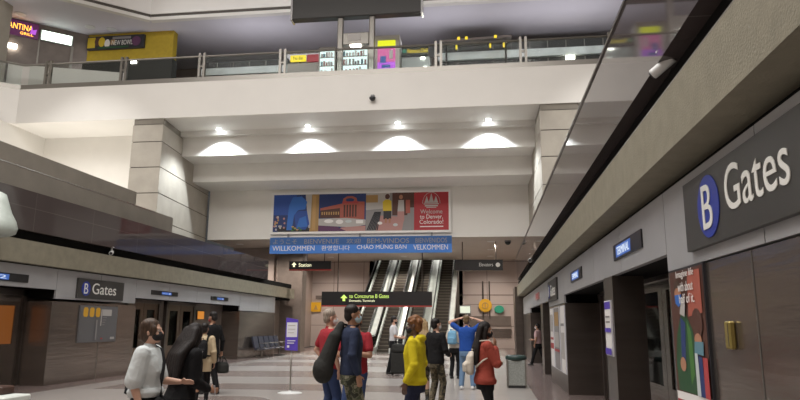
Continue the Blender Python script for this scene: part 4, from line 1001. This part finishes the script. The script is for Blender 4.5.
    if cap:
        bm = bmesh.new(); p_ell(bm, Hd(0, -.012, .058), .088, .104, .082, RH); p_ell(bm, Hd(0, -.03, .04), .090, .098, .05, RH)
        p_merge(bm, 'knit_cap', cap, t, .009, 2)
    # ---- clothing
    bm = bmesh.new()
    torso(bm, hem, 1.475, g, 1.)
    fold = random.Random(int(x*10))
    for s in (-1, 1):
        e, w_, hd, hn, cu = A[s]
        p_ell(bm, sh[s]+V(-s*.012, 0, -.008), .062*b+loose, .064*b+loose, .060*b+loose)
        if sleeve == 'short': p_capsule(bm, sh[s], sh[s].lerp(e, .66), .060*b+loose, .062*b+loose)
        elif sleeve == 'elbow': p_capsule(bm, sh[s], e-(e-sh[s]).normalized()*.03, .066*b+loose, .074*b+loose)
        else:
            p_capsule(bm, sh[s], e, .058*b+loose, .052*b+loose); p_capsule(bm, e, e.lerp(w_, .88), .052*b+loose, .040+loose)
            p_ell(bm, e, .058*b+loose, .058*b+loose, .056*b+loose)
    if hood:
        p_ell(bm, T((0, -.075, 1.475)), .115, .075, .055); p_ell(bm, T((0, .03, 1.475)), .085, .06, .04)
    else: p_capsule(bm, nk+V(0, -.005, -.045), nk+V(0, 0, -.012), .070, .064)
    if hood or loose > .012: p_loft(bm, [(hem, .165*b+g, .125*b+g, 0), (hem+.05, .168*b+g+.012, .128*b+g+.012, 0), (hem+.09, .165*b+g, .12*b+g, 0)], blend)
    top_o = p_merge(bm, top_name, top, t, .0105, 3)
    bm = bmesh.new()
    if skirt:
        p_loft(bm, [(.42, .22, .18, 0), (.7, .205, .165, 0), (.93, .178, .135, 0), (1.05, .155, .115, 0)], lambda p: p)
    else:
        p_loft(bm, [(.78, .165*b, .125*b, 0), (.86, .175*b, .13*b, -.005), (.95, .172*b, .127*b, 0), (1.03, .162*b, .118*b, 0)], lambda p: p)
        for s in (-1, 1):
            kn, ank, td = Lg[s]; slim = female
            p_capsule(bm, hip[s]+V(0, 0, -.03), kn, .092*b, (.060 if slim else .074)*b); p_capsule(bm, kn, ank+V(0, -.008, .02), (.060 if slim else .074)*b, .044 if slim else .062)
            if not slim: p_ell(bm, ank+V(0, .005, .03), .068, .075, .04)
    p_merge(bm, 'skirt' if skirt else bottom_name, bottom, t, .0115, 3)
    for s in (-1, 1):
        kn, ank, td = Lg[s]; bm = bmesh.new()
        p_capsule(bm, V(ank.x, ank.y, .044)-td*.045, V(ank.x, ank.y, .040)+td*.06, .043, .046); p_capsule(bm, V(ank.x, ank.y, .040)+td*.06, V(ank.x, ank.y, .034)+td*.15, .046, .033); p_capsule(bm, V(ank.x, ank.y, .05)-td*.03, V(ank.x, ank.y, .10)-td*.02, .041, .043)
        bmesh.ops.scale(bm, vec=(1, 1, 1), verts=bm.verts[:])
        for v in bm.verts: v.co.z = max(v.co.z, .0)
        p_merge(bm, 'shoe', shoes, t, .010, 2)
    t['_'] = 0; del t['_']
    M = Matrix.Translation(V(x, y, 0)) @ Matrix.Rotation(math.radians(heading), 4, 'Z') @ Matrix.Diagonal((k, k, k, 1))
    return t, M, dict(top=top_o, T=T, A=A, sh=sh, Hd=Hd, nk=nk)
def carried(name, label, cat, M, at):
    """a carried thing: stays top-level, its frame is the carrier's frame"""
    p = M @ Vector(at)
    t = thing(name, label, cat, tuple(p)); return t
def bag_mesh(M, vols, name, mat, t, voxel=.012, smooth=4):
    bm = bmesh.new(); vols(bm); bmesh.ops.transform(bm, matrix=M, verts=bm.verts[:])
    bmesh.ops.translate(bm, vec=-Vector(t.location), verts=bm.verts[:]); return p_merge(bm, name, mat, t, voxel, smooth)
def strap(M, pts, r, mat, t, name='strap', flat=None):
    m = MB().mat(mat).tube([M @ Vector(p) for p in pts], r, 8); return m.build(name, t)
def backpack(M, I, label, mat, strapmat=None, w=.15, h=.24, d=.085, zc=1.22, patch=None, yo=0., low=True):
    T = I['T']; t = carried('backpack', label, 'backpack', M, T((0, -.22, zc-h)))
    def vols(bm):
        F = lambda p: T(p)
        p_loft(bm, [(zc-h, w*.75, d*.7, -.23+yo), (zc-h+.04, w*.98, d, -.235+yo), (zc, w, d*1.05, -.235+yo), (zc+h-.07, w*.92, d*.85, -.225+yo), (zc+h, w*.55, d*.5, -.20+yo)], F)
        p_loft(bm, [(zc-h+.04, w*.7, d*.4, -.31+yo), (zc-.02, w*.72, d*.45, -.315+yo), (zc+.02, w*.5, d*.3, -.29+yo)], F)
    pk = bag_mesh(M, vols, 'pack', mat, t)
    for s in (-1, 1): strap(M, [T((s*.085, -.16, zc+h-.08)), T((s*.10, -.10, 1.485)), T((s*.115, .03, 1.49)), T((s*.125, .135, 1.38))]+([T((s*.135, .12, 1.2)), T((s*.16, -.02, 1.05)), T((s*.12, -.17, zc-h+.06))] if low else [T((s*.16, .07, 1.28)), T((s*.165, -.08, 1.2)), T((s*.1, -.17, 1.1))]), .016 if low else .011, strapmat or mat, t)
    strap(M, [T((-.03, -.19+yo, zc+h-.03)), T((-.02, -.19+yo, zc+h+.03)), T((.02, -.19+yo, zc+h+.03)), T((.03, -.19+yo, zc+h-.03))], .008, strapmat or mat, pk, 'handle')
    if patch:
        m = MB().mat(patch); P = [M @ T(p) for p in ((-.05, -.338+yo, zc-.10), (.06, -.338+yo, zc-.07), (.06, -.338+yo, zc-.03), (-.05, -.338+yo, zc-.06))]
        m.prism(P, (M.to_3x3() @ V(0, -.008, 0))); m.build('patch', pk)
    return t

# ---- 1 woman in the white shirt, in profile to the right, hand reaching forward
t, M, I = person('woman in a loose white shirt with tied brown hair and a black mask, facing right', -3.16, 5.85, -82, 1.635, 'skin_light', True, hair='hair_brown', hair_style='bun', top='c_white', sleeve='elbow', hem=1.0, loose=.018,
    bottom='c_dark', skirt=True, shoes='shoe_white', head_pitch=-3, arms={1: ((.21, -.05, 1.13), (.22, .05, .9), (.05, .2, -1), (-1, 0, 0), .4), -1: ((-.20, .06, 1.15), (-.14, .28, 1.13), (.1, 1, .04), (.6, 0, -.5), .25)})
b = carried('shoulder_bag', 'black shoulder bag worn by the woman in the white shirt', 'bag', M, (.12, .14, .9))
bag_mesh(M, lambda bm: (p_ell(bm, (.06, .175, .93), .15, .055, .09), p_ell(bm, (.06, .18, .90), .13, .05, .07)), 'pouch', 'c_black', b)
strap(M, [(.10, .19, 1.0), (.07, .175, 1.18), (-.02, .155, 1.34), (-.09, .10, 1.45), (-.12, .0, 1.495), (-.10, -.10, 1.43), (.02, -.16, 1.25), (.12, -.15, 1.05), (.16, .05, .97)], .017, 'c_black', b)
# ---- 2 woman with very long dark hair
t, M, I = person('woman in black with very long dark hair, standing beside the white shirt', -3.13, 6.5, -42, 1.60, 'skin_tan', True, hair='hair_dark', hair_style='long', lean=9, head_pitch=12, head_yaw=24, build=1.12, hair_fall=1.35, top='c_black', sleeve='long', loose=.012, hem=.86,
    bottom='c_black', arms={1: ((.20, .06, 1.14), (.14, .26, 1.02), (-.1, 1, -.1), (-1, 0, -.2), .4), -1: ((-.22, -.03, 1.14), (-.2, .10, .92), (0, .3, -1), (1, 0, 0), .4)})
h_ = carried('paper_card', 'small white card held by the woman with long dark hair', 'card', M, (.15, .36, .98))
P = [M @ V(*p) for p in ((.08, .335, .95), (.15, .345, .95), (.15, .335, 1.06), (.08, .325, 1.06))]
MB().mat('paper').prism(P, (M.to_3x3() @ V(0, .004, 0))).build('card', h_)
# ---- 3 person in beige with a black backpack
t, M, I = person('person in a beige jacket with dark hair seen from behind in the left group', -5.64, 12.6, 12, 1.60, 'skin_tan', True, hair='hair_black', hair_style='short', top='c_beige', loose=.012, hem=.72, bottom='c_black', top_name='jacket', head_yaw=-10)
backpack(M, I, 'black backpack with a pale patch worn over the beige jacket', 'c_black', w=.135, h=.20, zc=1.2, patch='paper')
# ---- 4 man in black carrying a bag
t, M, I = person('man in black with a dark red mask carrying a black bag', -6.35, 14.6, 62, 1.86, 'skin_tan', hair='hair_black', mask='mask_red', top='c_black', hem=.86, bottom='c_black', shoes='shoe_black', top_name='jacket', head_yaw=8, head_pitch=8,
    feet={-1: (-.10, .14, 0), 1: (.10, -.12, 0)}, arms={1: ((.25, -.05, 1.14), (.27, -.02, .90), (0, .05, -1), (-1, 0, 0), 1.3)})
e, w_ = I['A'][1][0], I['A'][1][1]; hx = w_+V(0, 0, -.095)
b = carried('travel_bag', 'black travel bag in the hand of the man in black', 'bag', M, hx+V(.02, 0, -.36))
bag_mesh(M, lambda bm: (p_loft(bm, [(hx.z-.37, .105, .19, hx.y), (hx.z-.34, .125, .215, hx.y), (hx.z-.20, .12, .21, hx.y), (hx.z-.13, .08, .17, hx.y)], lambda p: p+V(hx.x, 0, 0))), 'body', 'c_bag', b, .014)
for s in (-1, 1): strap(M, [hx+V(s*.06, -.12, -.15), hx+V(s*.03, -.07, -.03), hx+V(0, 0, .0), hx+V(s*.03, .07, -.03), hx+V(s*.06, .12, -.15)], .012, 'c_bag', b, 'handle')
# ---- 6 man in red, grey hair
t, M, I = person('grey haired man in a red T-shirt behind the black duffel bag', -2.42, 9.9, -50, 1.82, 'skin_light', hair='hair_grey', mask='mask_white', top='c_red', sleeve='short', hem=.88, bottom='c_jeans', head_yaw=-15,
    arms={-1: ((-.30, -.06, 1.16), (-.16, .08, .94), (.4, .4, -.8), (.6, .6, 0), .6)})
# ---- 7 the other man in red with crossed arms
t, M, I = person('man in a red T-shirt with a white print and crossed arms', -1.93, 9.6, 165, 1.77, 'skin_tan', hair='hair_black', mask='mask_black', top='c_red', sleeve='short', hem=.88, bottom='c_jeans', head_yaw=10,
    arms={1: ((.25, .06, 1.13), (.02, .17, 1.16), (-1, .06, .12), (0, -.8, .3), .6), -1: ((-.25, .06, 1.13), (-.02, .22, 1.19), (1, .0, .0), (0, -.8, .3), .6)})
m = MB().mat('letter_white')
for z, w in ((1.335, .05), (1.31, .065), (1.285, .05), (1.265, .03)):
    P = [I['T']((s*w-.04, .139, zz)) for s, zz in ((-1, z-.007), (1, z-.007), (1, z+.009), (-1, z+.009))]
    m.prism(P, (0, .006, 0))
m.build('shirt_print', I['top'], local=True)
# ---- 8 man in the navy sweater
t, M, I = person('man in a navy sweater and camouflage trousers with a pale blue mask', -1.80, 8.6, -62, 1.85, 'skin_tan', hair='hair_black', mask='mask_blue', top='c_navy', hem=.90, bottom='c_camo', loose=.006, top_name='sweater', head_yaw=-12, head_pitch=2, build=.95,
    arms={1: ((.25, -.06, 1.14), (.24, .03, .90), (0, .2, -1), (-1, 0, 0), .5), -1: ((-.26, -.02, 1.14), (-.25, .12, .94), (.1, .3, -1), (1, 0, 0), .8)})
b = carried('duffel_bag', 'big black duffel bag slung on the shoulder of the man in the navy sweater', 'bag', M, (-.08, -.35, .8))
def duf(bm):
    p_capsule(bm, (-.08, -.315, 1.02), (-.06, -.20, 1.36), .115, .085); p_ell(bm, (-.08, -.335, .96), .13, .135, .17); p_capsule(bm, (-.06, -.20, 1.33), (-.10, -.11, 1.51), .08, .05)
bag_mesh(M, duf, 'body', 'c_bag', b, .014)
strap(M, [(-.08, -.20, 1.40), (-.10, -.08, 1.52), (-.13, .02, 1.50), (-.15, -.08, 1.46), (-.10, -.2, 1.38)], .018, 'c_black', b)
# ---- 9 airline staff
t, M, I = person('uniformed person in a white shirt with dark hair and black trousers by the escalators', -3.1, 21.6, -75, 1.86, 'skin_light', hair='hair_black', mask='mask_black', top='c_stdshirt', sleeve='short', hem=1.0, bottom='c_black', head_pitch=12,
    feet={-1: (-.09, .14, 0), 1: (.09, -.16, 0)}, arms={1: ((.22, .02, 1.15), (.14, .22, 1.10), (0, 1, .1), (-1, 0, 0), .8), -1: ((-.22, .02, 1.15), (-.14, .22, 1.10), (0, 1, .1), (1, 0, 0), .8)})
b = thing('suitcase', 'black upright suitcase with a bag on top beside the uniformed person', 'suitcase', (-2.8, 21.0, 0))
MB().mat('c_bag').box(-3.08, -2.62, 20.85, 21.15, .06, .72, .04).build('shell', b)
for sx in (-3.04, -2.66): MB().mat('rail_steel').tube([(sx+(.06 if sx < -2.8 else -.06), 21.1, .70), (sx+(.06 if sx < -2.8 else -.06), 21.1, 1.04)], .01, 6).build('handle_rod', b)
MB().mat('rubber').tube([(-2.98, 21.1, 1.04), (-2.72, 21.1, 1.04)], .015, 6).build('handle', b)
for sx in (-3.04, -2.66): MB().mat('rubber').lathe([(.001, -.02), (.035, -.02), (.035, .02), (.001, .02)], (sx, 21.0, .036), 12, 'x').build('wheel', b)
b = thing('tote_bag', 'black tote bag resting on the upright suitcase', 'bag', (-2.85, 20.95, .73))
bm = bmesh.new(); p_loft(bm, [(.0, .22, .12, 0), (.06, .24, .13, 0), (.22, .2, .1, 0), (.27, .12, .05, 0)], lambda p: p); p_merge(bm, 'body', 'c_bag', b, .015)
strap(Matrix.Translation(V(-2.85, 20.95, .73)), [(-.12, 0, .24), (-.08, 0, .38), (.08, 0, .38), (.12, 0, .24)], .012, 'c_black', b, 'handle')
# ---- 10 man in yellow
t, M, I = person('man in a bright yellow hooded sweatshirt with auburn curls, looking left', -.93, 8.45, 82, 1.70, 'skin_dark', hair='hair_auburn', hair_style='curly', mask='mask_black', top='c_yellow', hem=.88, loose=.008, hood=True, bottom='c_darkjeans', top_name='hooded_sweatshirt', head_yaw=6, head_pitch=2,
    arms={-1: ((-.25, -.05, 1.14), (-.27, .07, .90), (0, .1, -1), (1, 0, 0), .4), 1: ((.25, -.05, 1.14), (.25, .08, .9), (0, .2, -1), (-1, 0, 0), .5)})
# ---- 11 blonde
t, M, I = person('blonde person mostly hidden behind the man in yellow', -1.37, 13.9, 10, 1.72, 'skin_light', True, hair='hair_blonde', hair_style='long', top='c_olive', hem=.88, bottom='c_camobrown', mask='mask_white', vox=.012)
# ---- 12 black jacket
t, M, I = person('man in a black jacket and camouflage trousers seen from behind', -1.03, 13.1, -40, 1.72, 'skin_light', hair='hair_black', mask='mask_white', top='c_black', hem=.86, loose=.010, build=1.0, bottom='c_camobrown', top_name='jacket', head_yaw=-12,
    arms={1: ((.25, .02, 1.14), (.16, .22, 1.02), (-.3, .8, .1), (-1, 0, 0), .6)})
# ---- 13 beige with blue backpack
t, M, I = person('person in a cream shirt partly hidden behind the man in blue', -1.02, 20.2, -15, 1.72, 'skin_tan', hair='hair_dark', mask='mask_white', top='c_cream', sleeve='short', hem=.92, bottom='c_black', vox=.012)
backpack(M, I, 'light blue backpack worn over the cream shirt', 'c_bagblue', zc=1.25, h=.21)
# ---- 14 man in blue, hands on his head
t, M, I = person('man in a blue T-shirt and pale jeans with both hands on his head', -.54, 16.9, -6, 1.84, 'skin_light', hair='hair_sandy', mask='mask_white', top='c_blue', sleeve='short', hem=.90, loose=.006, bottom='c_ltjeans', shoes='shoe_white', build=1.04, feet={-1: (-.14, -.02, 12), 1: (.14, .02, -12)},
    arms={1: ((.42, .06, 1.58), (.14, .05, 1.70), (-1, .1, .3), (0, .3, -1), .35), -1: ((-.42, .06, 1.58), (-.14, .05, 1.70), (1, .1, .3), (0, .3, -1), .35)})
# ---- 15 woman in the rust red sweater
t, M, I = person('woman in a rust red sweater with long dark hair holding a hand to her face', -.05, 9.3, -74, 1.64, 'skin_tan', True, hair='hair_dark', hair_style='long', mask='mask_black', top='c_rust', hem=.86, loose=.014, bottom='c_black', shoes='shoe_black', top_name='sweater', head_yaw=-10, head_pitch=6,
    feet={-1: (-.09, .06, 0), 1: (.10, -.08, 0)}, arms={1: ((.20, .12, 1.17), (.10, .12, 1.46), (0, .1, 1), (-.5, -.3, 0), .5), -1: ((-.20, .08, 1.14), (.0, .21, 1.15), (1, .2, .1), (0, -1, 0), .6)})
backpack(M, I, 'small cream backpack worn by the woman in the rust red sweater', 'c_cream', w=.12, h=.17, zc=1.16, d=.055, low=False)
# ---- 16 walker in the doorway
t, M, I = person('person in a pale pink top walking out of the far right doorway', 2.0, 27.2, 62, 1.66, 'skin_tan', hair='hair_black', mask='mask_white', top='c_pink', sleeve='short', hem=.92, bottom='c_black', vox=.012,
    feet={-1: (-.09, .28, 0), 1: (.09, -.26, 0)}, arms={1: ((.22, .08, 1.14), (.2, .28, 1.08), (0, 1, .1), (-1, 0, 0), .5)})
# ------------------------------------------------------------------ light
def area(name, loc, rot, sx, sy, w, col=(1, .95, .88)):
    l = bpy.data.lights.new(name, 'AREA'); l.shape = 'RECTANGLE'; l.size = sx; l.size_y = sy; l.energy = w; l.color = col
    o = link(bpy.data.objects.new(name, l)); o.location = loc; o.rotation_euler = rot; return o
def spot(name, loc, ang, w, col=(1, .95, .88), blend=.6, rot=(0, 0, 0), r=.08):
    l = bpy.data.lights.new(name, 'SPOT'); l.spot_size = ang; l.spot_blend = blend; l.energy = w; l.color = col; l.shadow_soft_size = r
    o = link(bpy.data.objects.new(name, l)); o.location = loc; o.rotation_euler = rot; return o
def point(name, loc, w, col, r=.2):
    l = bpy.data.lights.new(name, 'POINT'); l.energy = w; l.color = col; l.shadow_soft_size = r
    o = link(bpy.data.objects.new(name, l)); o.location = loc; return o
area('roof_light', (-8, 6, 20.3), (0, 0, 0), 24, 16, 7900, (1, .975, .945))
for i, x in enumerate((-12.75, -8.32, -3.99, .2)):
    spot('wall_washer_lamp', (x, 28.62, 10.74), 2.1, 1600, (.90, .96, 1), .55, r=.06)
for y in (35.2, 39., 42.8):
    for x in (-14.0, -10.5, -5.5, .25):
        spot('soffit_lamp', (x, y, 6.0), 2.7, 620, (1, .89, .80), .6)
for x in (-19, -11, -3, 4):
    area('shop_ceiling_fill', (x, 30.6, 15.0), (PI, 0, 0), 6, 1.2, 62, (.93, .92, 1))  # added fill without fixtures, aimed up in place of bounce onto the shop ceiling
area('alcove_fill', (-19, 26.6, 4.9), (PI-.35, 0, 0), 5, .6, 300)  # added unseen uplight that brightens the white bay wall and its soffit
area('escalator_well_fill', (-5, 50.5, 9.4), (0, 0, 0), 5, 3, 500, (1, .95, .88))  # added fill with no fixture, lifts the dark upper flights and shaft walls
for x in (-18.2, 5.6): spot('roof_spot_lamp', (x, 22, 20.2), 1.13, 4500, (1, .98, .95), .35)
area('bulkhead_fill', (-4, 28.2, 17.3), (PI*.72, 0, 0), 26, .3, 95, (.97, .97, 1))  # added unseen fill floating in the ceiling opening, brightens the white bulkhead
w = bpy.data.worlds.new('world'); SC.world = w; w.use_nodes = True
w.node_tree.nodes['Background'].inputs[0].default_value = (.5, .5, .5, 1); w.node_tree.nodes['Background'].inputs[1].default_value = .1
vs = SC.view_settings; vs.view_transform = 'Standard'; vs.look = 'None'; vs.exposure = 0; vs.gamma = 1; vs.use_curve_mapping = False
